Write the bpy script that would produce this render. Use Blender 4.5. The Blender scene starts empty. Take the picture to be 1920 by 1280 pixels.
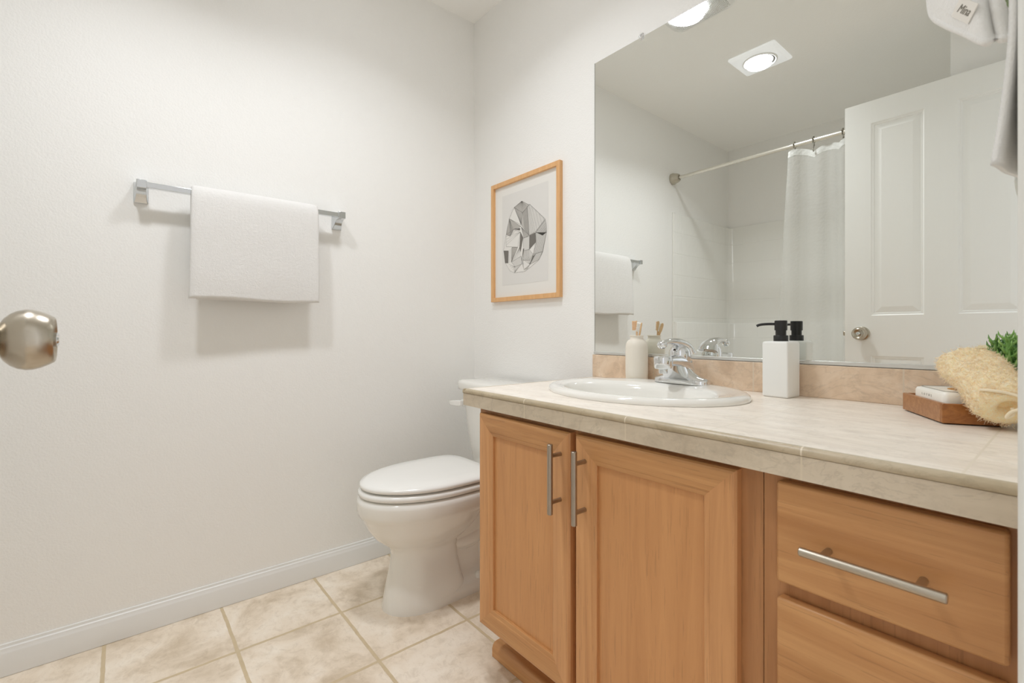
import bpy, bmesh, math, random
from mathutils import Vector, Matrix, noise

# ------------------------------------------------------------------ camera, world, exposure
sc = bpy.context.scene
COL = sc.collection
CAM = (1.8922, -1.3286, 0.942)
YAW = math.radians(39.613)
cam_d = bpy.data.cameras.new('camera')
cam_d.sensor_width = 36.0
cam_d.lens = 888.06 / 1920 * 36.0
cam_d.shift_y = (622.0 - 640.0) / 1920
cam_d.clip_start = 0.01
cam_d.dof.use_dof = True
cam_d.dof.focus_distance = 1.45
cam_d.dof.aperture_fstop = 9.0
cam = bpy.data.objects.new('camera', cam_d)
COL.objects.link(cam)
cam.location = CAM
cam.rotation_euler = (math.pi / 2, 0, math.pi / 2 - YAW)
sc.camera = cam
sc.view_settings.view_transform = 'Standard'
sc.view_settings.look = 'None'
sc.view_settings.gamma = 1.0
sc.view_settings.use_curve_mapping = False
sc.view_settings.exposure = 0.98
LAMP = (2.2, 2.9)    # watts of the vent lamp and of the eyeball lamp
SPREAD = 132.0       # beam spread of both, degrees
WORLD = 0.75
w = bpy.data.worlds.new('world'); sc.world = w
w.use_nodes = True
w.node_tree.nodes['Background'].inputs[0].default_value = (0.96, 0.99, 1.07, 1)
w.node_tree.nodes['Background'].inputs[1].default_value = WORLD
try:
    sc.cycles.max_bounces = 14
    sc.cycles.diffuse_bounces = 8
    sc.cycles.glossy_bounces = 8
    sc.cycles.transmission_bounces = 8
    sc.cycles.transparent_max_bounces = 12
    sc.cycles.sample_clamp_indirect = 6.0
    sc.cycles.blur_glossy = 0.3
    sc.cycles.use_denoising = True
except Exception:
    pass

# ------------------------------------------------------------------ materials
def lin(c):
    def f(v):
        v /= 255.0
        return v / 12.92 if v <= 0.04045 else ((v + 0.055) / 1.055) ** 2.4
    return (f(c[0]), f(c[1]), f(c[2]), 1.0)

class NT:
    """small helper round a node tree"""
    def __init__(s, name):
        s.m = bpy.data.materials.new(name); s.m.use_nodes = True
        s.t = s.m.node_tree; s.b = s.t.nodes['Principled BSDF']
    def n(s, typ, **kw):
        nd = s.t.nodes.new(typ)
        for k, v in kw.items():
            if k in nd.inputs.keys() if isinstance(k, str) else False: nd.inputs[k].default_value = v
            else: setattr(nd, k, v)
        return nd
    def l(s, a, b): s.t.links.new(a, b)
    def pos(s): return s.n('ShaderNodeNewGeometry').outputs['Position']
    def mapping(s, scale=(1, 1, 1), loc=(0, 0, 0), rot=(0, 0, 0), src=None):
        mp = s.n('ShaderNodeMapping')
        mp.inputs['Scale'].default_value = scale; mp.inputs['Location'].default_value = loc
        mp.inputs['Rotation'].default_value = rot
        s.l(src or s.pos(), mp.inputs['Vector']); return mp.outputs[0]
    def noise(s, vec, scale, detail=4, rough=0.5, dist=0.0):
        nd = s.n('ShaderNodeTexNoise'); nd.inputs['Scale'].default_value = scale
        nd.inputs['Detail'].default_value = detail; nd.inputs['Roughness'].default_value = rough
        nd.inputs['Distortion'].default_value = dist
        s.l(vec, nd.inputs['Vector']); return nd.outputs['Fac']
    def ramp(s, fac, stops):
        r = s.n('ShaderNodeValToRGB'); e = r.color_ramp.elements
        while len(e) < len(stops): e.new(0.5)
        for el, (p, c) in zip(e, stops): el.position = p; el.color = c
        s.l(fac, r.inputs[0]); return r.outputs[0]
    def mix(s, fac, a, b, mode='MIX'):
        m = s.n('ShaderNodeMix'); m.data_type = 'RGBA'; m.blend_type = mode
        for sock, v in ((m.inputs[0], fac), (m.inputs[6], a), (m.inputs[7], b)):
            if isinstance(v, (int, float)): sock.default_value = v
            elif isinstance(v, tuple): sock.default_value = v
            else: s.l(v, sock)
        return m.outputs[2]
    def math(s, op, a, b=0.0):
        m = s.n('ShaderNodeMath'); m.operation = op
        for sock, v in ((m.inputs[0], a), (m.inputs[1], b)):
            if isinstance(v, (int, float)): sock.default_value = v
            else: s.l(v, sock)
        return m.outputs[0]
    def bump(s, h, strength, dist, prev=None):
        b = s.n('ShaderNodeBump'); b.inputs['Strength'].default_value = strength
        b.inputs['Distance'].default_value = dist
        s.l(h, b.inputs['Height'])
        if prev is not None: s.l(prev, b.inputs['Normal'])
        s.l(b.outputs[0], s.b.inputs['Normal']); return b.outputs[0]
    def set(s, **kw):
        for k, v in kw.items():
            s.b.inputs[k.replace('_', ' ')].default_value = v
    def color(s, c):
        if isinstance(c, tuple): s.b.inputs['Base Color'].default_value = c
        else: s.l(c, s.b.inputs['Base Color'])

def flat(name, rgb, rough=0.5, metal=0.0, **kw):
    t = NT(name); t.color(lin(rgb)); t.set(Roughness=rough, Metallic=metal, **kw); return t.m

def m_wall(name, rgb, bump=0.25):
    t = NT(name); t.color(lin(rgb)); t.set(Roughness=0.55)
    h = t.noise(t.pos(), 170, 3, 0.55)
    h2 = t.noise(t.pos(), 60, 2, 0.5)
    t.bump(t.math('ADD', h, t.math('MULTIPLY', h2, 0.6)), bump, 0.004); return t.m

def m_wood(name, axis, light, dark, sc_=1.0, contrast=1.0):
    t = NT(name)
    s = [26, 26, 26]; s[axis] = 1.6
    v = t.mapping(tuple(i * sc_ for i in s))
    f = t.noise(v, 1.0, 5, 0.6, 1.4)
    s2 = [260, 260, 260]; s2[axis] = 9
    fine = t.noise(t.mapping(tuple(i * sc_ for i in s2)), 1.0, 3, 0.6)
    big = t.noise(t.pos(), 3.0, 2, 0.5)
    c = t.ramp(f, [(0.28, lin(dark)), (0.5, lin(tuple((a + b) / 2 for a, b in zip(light, dark)))), (0.72, lin(light))])
    c = t.mix(t.math('MULTIPLY', t.math('GREATER_THAN', fine, 0.62), 0.26), c, lin(tuple(i * 0.72 for i in dark)))
    c = t.mix(t.math('MULTIPLY', big, 0.18), c, lin(tuple(i * 0.9 for i in dark)))
    t.color(c); t.set(Roughness=0.36)
    t.bump(fine, 0.06, 0.0006); return t.m

def m_floor():
    t = NT('floor_tile')
    P = t.pos()
    mp = t.mapping((1, 1, 1), (0.0035, 0.1485, 0), src=P)
    br = t.n('ShaderNodeTexBrick'); br.offset = 0.0; br.squash = 1.0
    br.inputs['Scale'].default_value = 1.0; br.inputs['Brick Width'].default_value = 0.3042
    br.inputs['Row Height'].default_value = 0.3042; br.inputs['Mortar Size'].default_value = 0.0056
    br.inputs['Mortar Smooth'].default_value = 0.25
    br.inputs['Color1'].default_value = (0.15, 0.15, 0.15, 1); br.inputs['Color2'].default_value = (0.9, 0.9, 0.9, 1)
    wob = t.n('ShaderNodeTexNoise'); wob.inputs['Scale'].default_value = 22
    t.l(P, wob.inputs['Vector'])
    add = t.n('ShaderNodeMixRGB'); add.blend_type = 'LINEAR_LIGHT'; add.inputs[0].default_value = 0.0028
    t.l(mp, add.inputs[1]); t.l(wob.outputs['Color'], add.inputs[2])
    t.l(add.outputs[0], br.inputs['Vector'])
    big = t.noise(P, 5.5, 6, 0.62, 0.5)
    mid = t.noise(P, 26, 8, 0.72, 0.8)
    fine = t.noise(t.mapping((60, 150, 60), src=P), 1.0, 4, 0.7)
    c = t.ramp(big, [(0.36, lin((212, 195, 172))), (0.5, lin((236, 222, 203))), (0.66, lin((245, 235, 220)))])
    c = t.mix(t.math('MULTIPLY', t.ramp(mid, [(0.5, (0, 0, 0, 1)), (0.7, (1, 1, 1, 1))]), 0.34), c, lin((172, 150, 122)))
    c = t.mix(t.math('MULTIPLY', t.ramp(fine, [(0.56, (0, 0, 0, 1)), (0.76, (1, 1, 1, 1))]), 0.22), c, lin((166, 144, 118)))
    c = t.mix(br.outputs['Fac'], c, t.mix(t.noise(P, 40, 3), lin((196, 176, 142)), lin((216, 198, 166))))
    t.color(c); t.set(Roughness=0.42)
    h = t.math('SUBTRACT', t.math('MULTIPLY', mid, 0.14), br.outputs['Fac'])
    t.bump(h, 0.35, 0.003); return t.m

def m_stone(name, base, dark, lightc, streak=True, seams=(), grout=(230, 221, 206)):
    """pale marble look tile; seams is a list of (axis, coordinate, width, skew)"""
    t = NT(name); P = t.pos()
    a = t.noise(t.mapping((4, 16, 16) if streak else (9, 9, 9), src=P), 1.0, 7, 0.66, 1.2)
    b = t.noise(P, 34, 6, 0.7, 0.6)
    vein = t.noise(t.mapping((3.2, 9, 5), src=P), 1.6, 8, 0.62, 2.2)
    c = t.ramp(a, [(0.3, lin(dark)), (0.52, lin(base)), (0.7, lin(lightc))])
    c = t.mix(t.math('MULTIPLY', t.ramp(b, [(0.5, (0, 0, 0, 1)), (0.74, (1, 1, 1, 1))]), 0.35), c, lin(tuple(i * 0.84 for i in dark)))
    c = t.mix(t.math('MULTIPLY', t.ramp(vein, [(0.47, (0, 0, 0, 1)), (0.495, (1, 1, 1, 1)), (0.52, (0, 0, 0, 1))]), 0.25), c, lin(tuple(i * 0.8 for i in dark)))
    sep = t.n('ShaderNodeSeparateXYZ'); t.l(P, sep.inputs[0])
    mask = None
    for ax, co, wd, skew in seams:
        v = sep.outputs[ax]
        if skew: v = t.math('SUBTRACT', v, t.math('MULTIPLY', sep.outputs[0], skew))
        d = t.math('ABSOLUTE', t.math('SUBTRACT', v, co))
        k = t.math('LESS_THAN', d, wd)
        mask = k if mask is None else t.math('MAXIMUM', mask, k)
    if mask is not None:
        c = t.mix(mask, c, lin(grout))
        t.bump(t.math('SUBTRACT', 1.0, mask), 0.08, 0.0008)
    t.color(c); t.set(Roughness=0.33); return t.m

def m_terry(name, rgb, s=520):
    t = NT(name); t.color(lin(rgb)); t.set(Roughness=0.95, Sheen_Weight=0.35, Sheen_Roughness=0.6)
    h = t.noise(t.pos(), s, 3, 0.7); h2 = t.noise(t.pos(), s / 4.5, 3, 0.6)
    t.bump(t.math('ADD', h, h2), 0.65, 0.0028); return t.m

def m_brushed(name, rgb, rough=0.3, axis=2):
    t = NT(name); t.color(lin(rgb)); t.set(Metallic=1.0, Roughness=rough)
    s = [900, 900, 900]; s[axis] = 12
    t.bump(t.noise(t.mapping(tuple(s)), 1.0, 2), 0.05, 0.0003); return t.m

def m_emit(name, rgb, strength):
    t = NT(name); t.color(lin(rgb)); t.set(Roughness=0.4, Emission_Strength=strength)
    t.b.inputs['Emission Color'].default_value = (0.96, 0.99, 1.05, 1); return t.m

def m_surround():
    t = NT('surround_fibreglass'); t.color(lin((240, 239, 234))); t.set(Roughness=0.16)
    sep = t.n('ShaderNodeSeparateXYZ'); t.l(t.pos(), sep.inputs[0])
    mx = None
    zz = t.math('PINGPONG', t.math('ADD', sep.outputs[2], 0.026), 0.0765)
    xy = t.math('PINGPONG', t.math('ADD', sep.outputs[0], sep.outputs[1]), 0.0765)
    g = t.math('MINIMUM', zz, xy)
    h = t.n('ShaderNodeMapRange'); h.inputs[1].default_value = 0.0; h.inputs[2].default_value = 0.006
    t.l(g, h.inputs[0])
    hz = t.n('ShaderNodeMapRange'); hz.inputs[1].default_value = 0.0; hz.inputs[2].default_value = 0.006
    t.l(zz, hz.inputs[0])
    hh = t.math('ADD', t.math('MULTIPLY', h.outputs[0], 0.35), t.math('MULTIPLY', hz.outputs[0], 0.65))
    nrm = t.bump(hh, 0.3, 0.004)
    t.bump(t.noise(t.pos(), 9, 2), 0.1, 0.02, nrm); return t.m

def m_curtain(name, alpha):
    t = NT(name); t.color(lin((238, 238, 234))); t.set(Roughness=0.3)
    out = t.t.nodes['Material Output']
    v = t.n('ShaderNodeTexVoronoi'); v.inputs['Scale'].default_value = 70
    t.l(t.pos(), v.inputs['Vector'])
    t.bump(t.math('ADD', v.outputs['Distance'], t.noise(t.pos(), 18, 3)), 0.35, 0.006)
    tr = t.n('ShaderNodeBsdfTransparent'); tl = t.n('ShaderNodeBsdfTranslucent')
    tl.inputs[0].default_value = lin((240, 240, 236))
    m1 = t.n('ShaderNodeMixShader'); m1.inputs[0].default_value = 0.45
    t.l(t.b.outputs[0], m1.inputs[1]); t.l(tl.outputs[0], m1.inputs[2])
    m2 = t.n('ShaderNodeMixShader'); m2.inputs[0].default_value = alpha
    t.l(m1.outputs[0], m2.inputs[1]); t.l(tr.outputs[0], m2.inputs[2])
    t.l(m2.outputs[0], out.inputs[0]); return t.m

def m_door():
    t = NT('door_paint'); t.color(lin((242, 242, 238))); t.set(Roughness=0.42)
    t.bump(t.noise(t.mapping((240, 240, 5)), 1.0, 4, 0.6), 0.22, 0.0015); return t.m

def m_leaf(name, a, b):
    t = NT(name)
    t.color(t.ramp(t.noise(t.pos(), 38, 2), [(0.35, lin(a)), (0.65, lin(b))])); t.set(Roughness=0.38); return t.m

def m_loofah():
    t = NT('loofah_fibre')
    n1 = t.noise(t.mapping((420, 420, 420)), 1.0, 5, 0.75, 1.0); n2 = t.noise(t.pos(), 40, 3)
    c = t.ramp(n1, [(0.3, lin((250, 202, 134))), (0.44, lin((255, 230, 182))), (0.6, lin((255, 244, 218)))])
    c = t.mix(t.math('MULTIPLY', n2, 0.2), c, lin((255, 222, 166)))
    t.color(c); t.set(Roughness=0.85, Subsurface_Weight=0.35, Subsurface_Scale=0.012)
    t.b.inputs['Subsurface Radius'].default_value = (1.0, 0.7, 0.4)
    t.bump(n1, 0.4, 0.002); return t.m

WALL = m_wall('wall_paint', (243, 242, 239))
CEIL = m_wall('ceiling_paint', (251, 250, 247), 0.18)
FLOOR = m_floor()
TRIMW = flat('white_trim_paint', (232, 232, 230), 0.35)
JAMB = flat('jamb_paint', (226, 226, 220), 0.4)
DOORP = m_door()
BEECH_V = m_wood('beech_vertical', 2, (222, 167, 114), (194, 138, 88))
BEECH_H = m_wood('beech_horizontal', 0, (217, 166, 112), (182, 128, 78), 0.8)
BEECH_P = m_wood('beech_panel', 2, (215, 158, 104), (200, 143, 91), 1.2)
BEECH_F = m_wood('beech_face_frame', 2, (197, 144, 96), (172, 120, 75))
FRAMEW = m_wood('pale_frame_wood', 2, (236, 188, 134), (218, 166, 110), 2.0)
WALNUT = m_wood('tray_wood', 0, (190, 140, 96), (156, 104, 64), 3.0)
WALNUT_END = m_wood('tray_end_wood', 0, (180, 118, 60), (142, 86, 38), 3.0)
BAMBOO = m_wood('bamboo', 2, (240, 208, 168), (220, 180, 132), 6.0)
TOP = m_stone('counter_tile', (244, 235, 223), (230, 219, 206), (248, 241, 231), True,
              [(0, 1.195, 0.0014, 0), (0, 1.500, 0.0014, 0), (0, 1.804, 0.0014, 0), (1, -0.164, 0.0014, -0.026), (1, -0.469, 0.0014, -0.026)])
EDGE = m_stone('edge_tile', (206, 192, 170), (188, 173, 151), (216, 203, 182), True,
               [(0, 1.037, 0.0012, 0), (0, 1.337, 0.0012, 0), (0, 1.641, 0.0012, 0)], (216, 203, 180))
TRIMT = m_stone('edge_trim_tile', (186, 171, 144), (172, 156, 128), (198, 184, 160), True,
                [(0, 1.037, 0.0012, 0), (0, 1.337, 0.0012, 0), (0, 1.641, 0.0012, 0)], (222, 210, 190))
SPLASH = m_stone('splash_tile', (224, 200, 174), (204, 177, 150), (234, 215, 193), False,
                 [(0, 1.013, 0.0016, 0), (0, 1.323, 0.0016, 0), (0, 1.641, 0.0016, 0)], (218, 202, 182))
PORC = flat('white_porcelain', (238, 236, 230), 0.08, Coat_Weight=0.4)
SEATP = flat('white_seat_plastic', (240, 239, 235), 0.2)
CHROME = flat('polished_chrome', (226, 228, 230), 0.05, 1.0)
CHROME2 = flat('bar_chrome', (214, 217, 219), 0.12, 1.0)
NICKEL = m_brushed('satin_nickel', (178, 168, 152), 0.3, 2)
NICKEL_Y = m_brushed('satin_nickel_knob', (186, 178, 164), 0.27, 1)
PEWTER = m_brushed('pull_nickel', (172, 162, 150), 0.33, 2)
PEWTER_X = m_brushed('pull_nickel_lying', (190, 182, 168), 0.33, 0)
ALU = flat('channel_aluminium', (214, 214, 210), 0.35, 0.6)
MIRROR = flat('mirror_silver', (239, 241, 238), 0.0, 1.0)
BLACK = flat('matte_black_plastic', (28, 27, 26), 0.45)
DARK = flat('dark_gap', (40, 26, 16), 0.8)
CERAM = flat('matte_white_ceramic', (238, 238, 234), 0.45)
CREAM = flat('cream_ceramic', (232, 225, 212), 0.5)
BRIST_W = flat('white_bristle', (246, 244, 238), 0.8)
BRIST_A = flat('amber_bristle', (234, 188, 136), 0.8)
PAPER = flat('mat_paper', (233, 231, 226), 0.7)
PRINT = flat('print_paper', (224, 222, 218), 0.75)
INK_D = flat('ink_dark', (118, 114, 108), 0.8)
INK_M = flat('ink_mid', (190, 187, 181), 0.8)
INK_L = flat('ink_light', (211, 209, 204), 0.8)
INK_W = flat('ink_pale', (229, 227, 222), 0.8)
INK_LINE = flat('ink_line', (120, 117, 112), 0.8)
TERRY = m_terry('white_terry', (236, 234, 231))
TERRY2 = m_terry('white_terry_fine', (246, 245, 241), 700)
LOOF = m_loofah()
CORD = flat('cotton_cord', (240, 226, 198), 0.9)
LEAF = m_leaf('succulent_green', (74, 116, 66), (136, 178, 100))
LEAF2 = m_leaf('succulent_light_green', (112, 164, 84), (170, 208, 124))
SPRIG = m_leaf('sprig_green', (96, 112, 76), (140, 156, 112))
SOAPW = flat('soap_wrapper', (243, 240, 232), 0.35)
AMBER = flat('amber_seal', (206, 148, 62), 0.3)
GREYINK = flat('grey_print', (176, 171, 163), 0.8)
TAGINK = flat('tag_print', (120, 116, 106), 0.8)
TAGW = flat('tag_cloth', (226, 222, 214), 0.8)
SURR = m_surround()
CURT = m_curtain('curtain_vinyl', 0.6)
CURTH = m_curtain('curtain_hem_vinyl', 0.12)
LENS = m_emit('lamp_lens', (255, 255, 255), 10.0)
CLEAR = NT('clear_plastic'); CLEAR.color((1, 1, 1, 1)); CLEAR.set(Roughness=0.08, Transmission_Weight=0.9, IOR=1.46); CLEAR = CLEAR.m
PLATE = m_emit('trim_plate_painted_glow', (240, 240, 238), 0.16)  # white trim plate; faint emission stands in for lens light falling on it
PLASW = flat('white_fixture_plastic', (238, 238, 236), 0.4)
RODW = flat('rod_white_metal', (226, 222, 212), 0.24, 0.85)
RINGM = flat('ring_chrome', (150, 146, 136), 0.2, 1.0)
FLANGE = flat('rod_flange_nickel', (190, 184, 170), 0.32, 0.7)

# ------------------------------------------------------------------ mesh helpers
def NB(): return bmesh.new()

def box(bm, x0, x1, y0, y1, z0, z1):
    v = [bm.verts.new(p) for p in ((x0, y0, z0), (x1, y0, z0), (x1, y1, z0), (x0, y1, z0),
                                   (x0, y0, z1), (x1, y0, z1), (x1, y1, z1), (x0, y1, z1))]
    for f in ((0, 3, 2, 1), (4, 5, 6, 7), (0, 1, 5, 4), (1, 2, 6, 5), (2, 3, 7, 6), (3, 0, 4, 7)):
        bm.faces.new([v[i] for i in f])
    return v

def loft(bm, rings, cap0=True, cap1=True, closed=True):
    R = [[bm.verts.new(p) for p in r] for r in rings]
    n = len(R[0])
    for a, b in zip(R, R[1:]):
        for i in range(n if closed else n - 1):
            j = (i + 1) % n
            try: bm.faces.new((a[i], a[j], b[j], b[i]))
            except ValueError: pass
    if cap0: bm.faces.new(R[0][::-1])
    if cap1: bm.faces.new(R[-1])
    return R

def lathe(bm, prof, c=(0, 0, 0), axis=(0, 0, 1), seg=40, cap0=True, cap1=True):
    a = Vector(axis).normalized()
    u = a.orthogonal().normalized(); v = a.cross(u)
    rings = []
    for r, d in prof:
        r = max(r, 1e-5)
        rings.append([Vector(c) + a * d + (u * math.cos(t) + v * math.sin(t)) * r
                      for t in [2 * math.pi * i / seg for i in range(seg)]])
    return loft(bm, rings, cap0, cap1)

def tube(bm, pts, r, seg=12, cap=True, flatten=None):
    P = [Vector(p) for p in pts]
    n = len(P); rr = r if isinstance(r, (list, tuple)) else [r] * n
    T = [(P[min(i + 1, n - 1)] - P[max(i - 1, 0)]).normalized() for i in range(n)]
    u = T[0].orthogonal().normalized()
    rings = []
    for i in range(n):
        u = (u - T[i] * u.dot(T[i])).normalized(); v = T[i].cross(u)
        rings.append([P[i] + (u * math.cos(t) + v * math.sin(t)) * rr[i]
                      for t in [2 * math.pi * k / seg for k in range(seg)]])
    return loft(bm, rings, cap, cap)

def catmull(pts, k=8):
    P = [Vector(p) for p in pts]; out = []
    for i in range(len(P) - 1):
        p0, p1, p2, p3 = P[max(i - 1, 0)], P[i], P[i + 1], P[min(i + 2, len(P) - 1)]
        for j in range(k):
            t = j / k
            out.append(0.5 * ((2 * p1) + (p2 - p0) * t + (2 * p0 - 5 * p1 + 4 * p2 - p3) * t * t + (3 * p1 - p0 - 3 * p2 + p3) * t ** 3))
    out.append(P[-1]); return out

def sring(cx, cy, a, b, z, n=2.0, seg=56):
    o = []
    for i in range(seg):
        t = 2 * math.pi * i / seg; c, s = math.cos(t), math.sin(t)
        o.append((cx + a * math.copysign(abs(c) ** (2 / n), c), cy + b * math.copysign(abs(s) ** (2 / n), s), z))
    return o

def tag(o, label=None, cat=None, group=None, kind=None):
    if label: o['label'] = label
    if cat: o['category'] = cat
    if group: o['group'] = group
    if kind: o['kind'] = kind
    return o

def thing(name, loc, label, cat, group=None):
    o = bpy.data.objects.new(name, None); COL.objects.link(o)
    o.location = loc; o.empty_display_size = 0.05
    return tag(o, label, cat, group)

def wloc(o):
    v = Vector((0, 0, 0))
    while o is not None: v += Vector(o.location); o = o.parent
    return v

def obj(name, bm, mat, parent=None, bevel=0.0, smooth=35, seg=2, label=None, base=None):
    """bm is built in world coordinates; the mesh becomes local to parent (or to base)"""
    off = wloc(parent) if parent is not None else (Vector(base) if base else Vector((0, 0, 0)))
    bmesh.ops.recalc_face_normals(bm, faces=bm.faces[:])
    bmesh.ops.translate(bm, verts=bm.verts[:], vec=-off)
    me = bpy.data.meshes.new(name); bm.to_mesh(me); bm.free()
    for p in me.polygons: p.use_smooth = True
    me.set_sharp_from_angle(angle=math.radians(smooth))
    me.materials.append(mat)
    o = bpy.data.objects.new(name, me); COL.objects.link(o)
    if parent is not None: o.parent = parent
    elif base: o.location = base
    if bevel:
        b = o.modifiers.new('bevel', 'BEVEL'); b.width = bevel; b.segments = seg
        b.limit_method = 'ANGLE'; b.angle_limit = math.radians(40); b.harden_normals = False
    if label: o['label'] = label
    return o

def text_mesh(s, size, mat, matrix, name, parent=None, shear=0.0):
    cu = bpy.data.curves.new('lettering', 'FONT'); cu.body = s; cu.size = size
    cu.align_x = 'CENTER'; cu.align_y = 'CENTER'; cu.extrude = 0.0002; cu.shear = shear
    tmp = bpy.data.objects.new('lettering_source', cu); COL.objects.link(tmp)
    dg = bpy.context.evaluated_depsgraph_get()
    me = bpy.data.meshes.new_from_object(tmp.evaluated_get(dg))
    bpy.data.objects.remove(tmp)
    bm = bmesh.new(); bm.from_mesh(me); bpy.data.meshes.remove(me)
    bmesh.ops.transform(bm, matrix=matrix, verts=bm.verts[:])
    return obj(name, bm, mat, parent)

# ------------------------------------------------------------------ room shell
H = 2.44
XR = 1.857          # right wall, inside face
YT = -2.590         # wall at the back of the tub
def struct(name, bm, mat, label=None, cat=None, **kw):
    o = obj(name, bm, mat, **kw); return tag(o, label, cat, None, 'structure')

b = NB(); box(b, -0.10, 3.2, -3.0, 0.10, -0.06, 0.0)
struct('floor', b, FLOOR, 'beige mottled square floor tiles with tan grout lines', 'floor')
b = NB(); box(b, -0.10, 3.2, -3.0, 0.10, H, H + 0.06)
struct('ceiling', b, CEIL, 'flat off-white ceiling carrying two round lamps', 'ceiling')
b = NB(); box(b, -0.10, 0.0, -2.69, 0.10, 0.0, H)
struct('wall_left', b, WALL, 'textured white wall behind the towel bar', 'wall')
b = NB(); box(b, 0.0, XR + 0.12, 0.0, 0.10, 0.0, H)
struct('wall_back', b, WALL, 'textured white wall carrying the mirror and the framed drawing', 'wall')
b = NB(); box(b, 0.0, XR + 0.12, YT - 0.10, YT, 0.0, H)
struct('wall_front', b, WALL, 'white wall behind the bathtub seen in the mirror', 'wall')
b = NB()
box(b, XR, XR + 0.115, -0.724, 0.0, 0.0, H)
box(b, XR, XR + 0.115, -1.478, -0.724, 2.075, H)
box(b, XR, XR + 0.115, -1.56, -1.478, 0.0, H)
struct('wall_right', b, WALL, 'white wall around the doorway at the right end of the counter', 'wall')
b = NB(); box(b, 1.512, XR + 0.115, YT, -1.535, 0.0, H)
struct('wall_end', b, WALL, 'short white wall closing the tub alcove behind the open door', 'wall')
b = NB(); box(b, 3.1, 3.2, -3.0, 0.10, 0.0, H)
struct('wall_hall', b, WALL, 'white hallway wall outside the doorway', 'wall')
# door lining
b = NB()
box(b, XR - 0.001, XR + 0.118, -0.742, -0.724, 0.0, 2.057)
box(b, XR - 0.001, XR + 0.118, -1.478, -1.460, 0.0, 2.057)
box(b, XR - 0.001, XR + 0.118, -1.478, -0.724, 2.057, 2.075)
box(b, XR + 0.045, XR + 0.08, -0.754, -0.742, 0.0, 2.057)
struct('trim_1', b, JAMB, 'white painted door jamb at the right edge of the view', 'door jamb', bevel=0.003)

def baseboard(name, p0, p1, nrm, label):
    """profiled board from p0 to p1 standing out along nrm"""
    prof = [(0, 0), (0.013, 0), (0.013, 0.060), (0.0115, 0.064), (0.0095, 0.068), (0.0085, 0.074), (0.0055, 0.077), (0.0045, 0.084), (0.0, 0.085)]
    b = NB(); rings = []
    for p in (p0, p1):
        rings.append([(p[0] + nrm[0] * d, p[1] + nrm[1] * d, z + 0.001) for d, z in prof])
    loft(b, rings)
    return struct(name, b, TRIMW, label, 'baseboard', smooth=25)
baseboard('baseboard_left', (0.0, 0.0), (0.0, -1.74), (1, 0), 'white moulded baseboard along the towel wall')
baseboard('baseboard_back', (0.0135, 0.0), (0.79, 0.0), (0, -1), 'white moulded baseboard behind the toilet')

# ------------------------------------------------------------------ open door
DX0, DX1, DY = 1.137, 1.848, -1.445
b = NB()
xs = [DX0, 1.242, 1.437, 1.548, 1.743, DX1]
zs = [0.012, 0.21, 0.828, 1.020, 1.938, 2.045]
GY = DY - 0.035
# back, edges
def quad(b, *p): b.faces.new([b.verts.new(q) for q in p])
for i in range(5):
    for k in range(5):
        x0, x1, z0, z1 = xs[i], xs[i + 1], zs[k], zs[k + 1]
        for yy, s in ((DY, 1), (GY, -1)):
            if i in (1, 3) and k in (1, 3):
                steps = [(0.0, 0.0), (0.005, 0.004), (0.010, 0.0045), (0.014, 0.0085), (0.040, 0.0025)]
                rr = []
                for ins, dp in steps:
                    y = yy - s * dp
                    rr.append([(x0 + ins, y, z0 + ins), (x1 - ins, y, z0 + ins), (x1 - ins, y, z1 - ins), (x0 + ins, y, z1 - ins)])
                loft(b, rr, False, True)
            else:
                quad(b, (x0, yy, z0), (x1, yy, z0), (x1, yy, z1), (x0, yy, z1))
for x in (DX0, DX1): quad(b, (x, DY, zs[0]), (x, GY, zs[0]), (x, GY, zs[-1]), (x, DY, zs[-1]))
for z in (zs[0], zs[-1]): quad(b, (DX0, DY, z), (DX1, DY, z), (DX1, GY, z), (DX0, GY, z))
bmesh.ops.remove_doubles(b, verts=b.verts[:], dist=0.0004)
door = struct('door_1', b, DOORP, 'white panelled door standing open, seen in the mirror', 'door', smooth=12, base=(DX1, DY, 0.0))

KX, KZ = 1.207, 0.934
b = NB()
lathe(b, [(0.0005, 0.0), (0.033, 0.0), (0.033, 0.003), (0.030, 0.007), (0.020, 0.010), (0.0165, 0.012), (0.0150, 0.020), (0.0160, 0.0245),
          (0.0215, 0.0275), (0.0262, 0.032), (0.0292, 0.037), (0.0308, 0.043), (0.0306, 0.048), (0.0288, 0.054), (0.0258, 0.060), (0.0236, 0.0635),
          (0.0222, 0.0645), (0.0205, 0.0630), (0.0150, 0.0595), (0.0005, 0.0590)], (KX, DY, KZ), (0, 1, 0), 56)
knob = obj('door_knob', b, NICKEL_Y, door, label='satin nickel door knob')
b = NB(); lathe(b, [(0.0005, 0.0), (0.0075, 0.0), (0.0075, 0.007), (0.0055, 0.0085), (0.0005, 0.0085)], (KX, DY + 0.0590, KZ), (0, 1, 0), 24)
obj('lock_button', b, CHROME, knob)
b = NB(); lathe(b, [(0.0005, 0.0), (0.033, 0.0), (0.032, 0.006), (0.0165, 0.012), (0.0150, 0.022), (0.0262, 0.030), (0.0306, 0.042), (0.0260, 0.052), (0.0005, 0.056)], (KX, GY, KZ), (0, -1, 0), 40)
obj('door_knob', b, NICKEL_Y, door, label='satin nickel door knob')
b = NB(); box(b, DX0 - 0.011, DX0 + 0.001, DY - 0.024, DY - 0.011, KZ - 0.010, KZ + 0.010)
obj('latch', b, NICKEL, door, 0.002)
for z in (0.25, 1.05, 1.83):
    b = NB(); tube(b, [(DX1 + 0.004, DY + 0.004, z - 0.045), (DX1 + 0.004, DY + 0.004, z + 0.045)], 0.0055, 14)
    obj('hinge', b, NICKEL, door)

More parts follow.
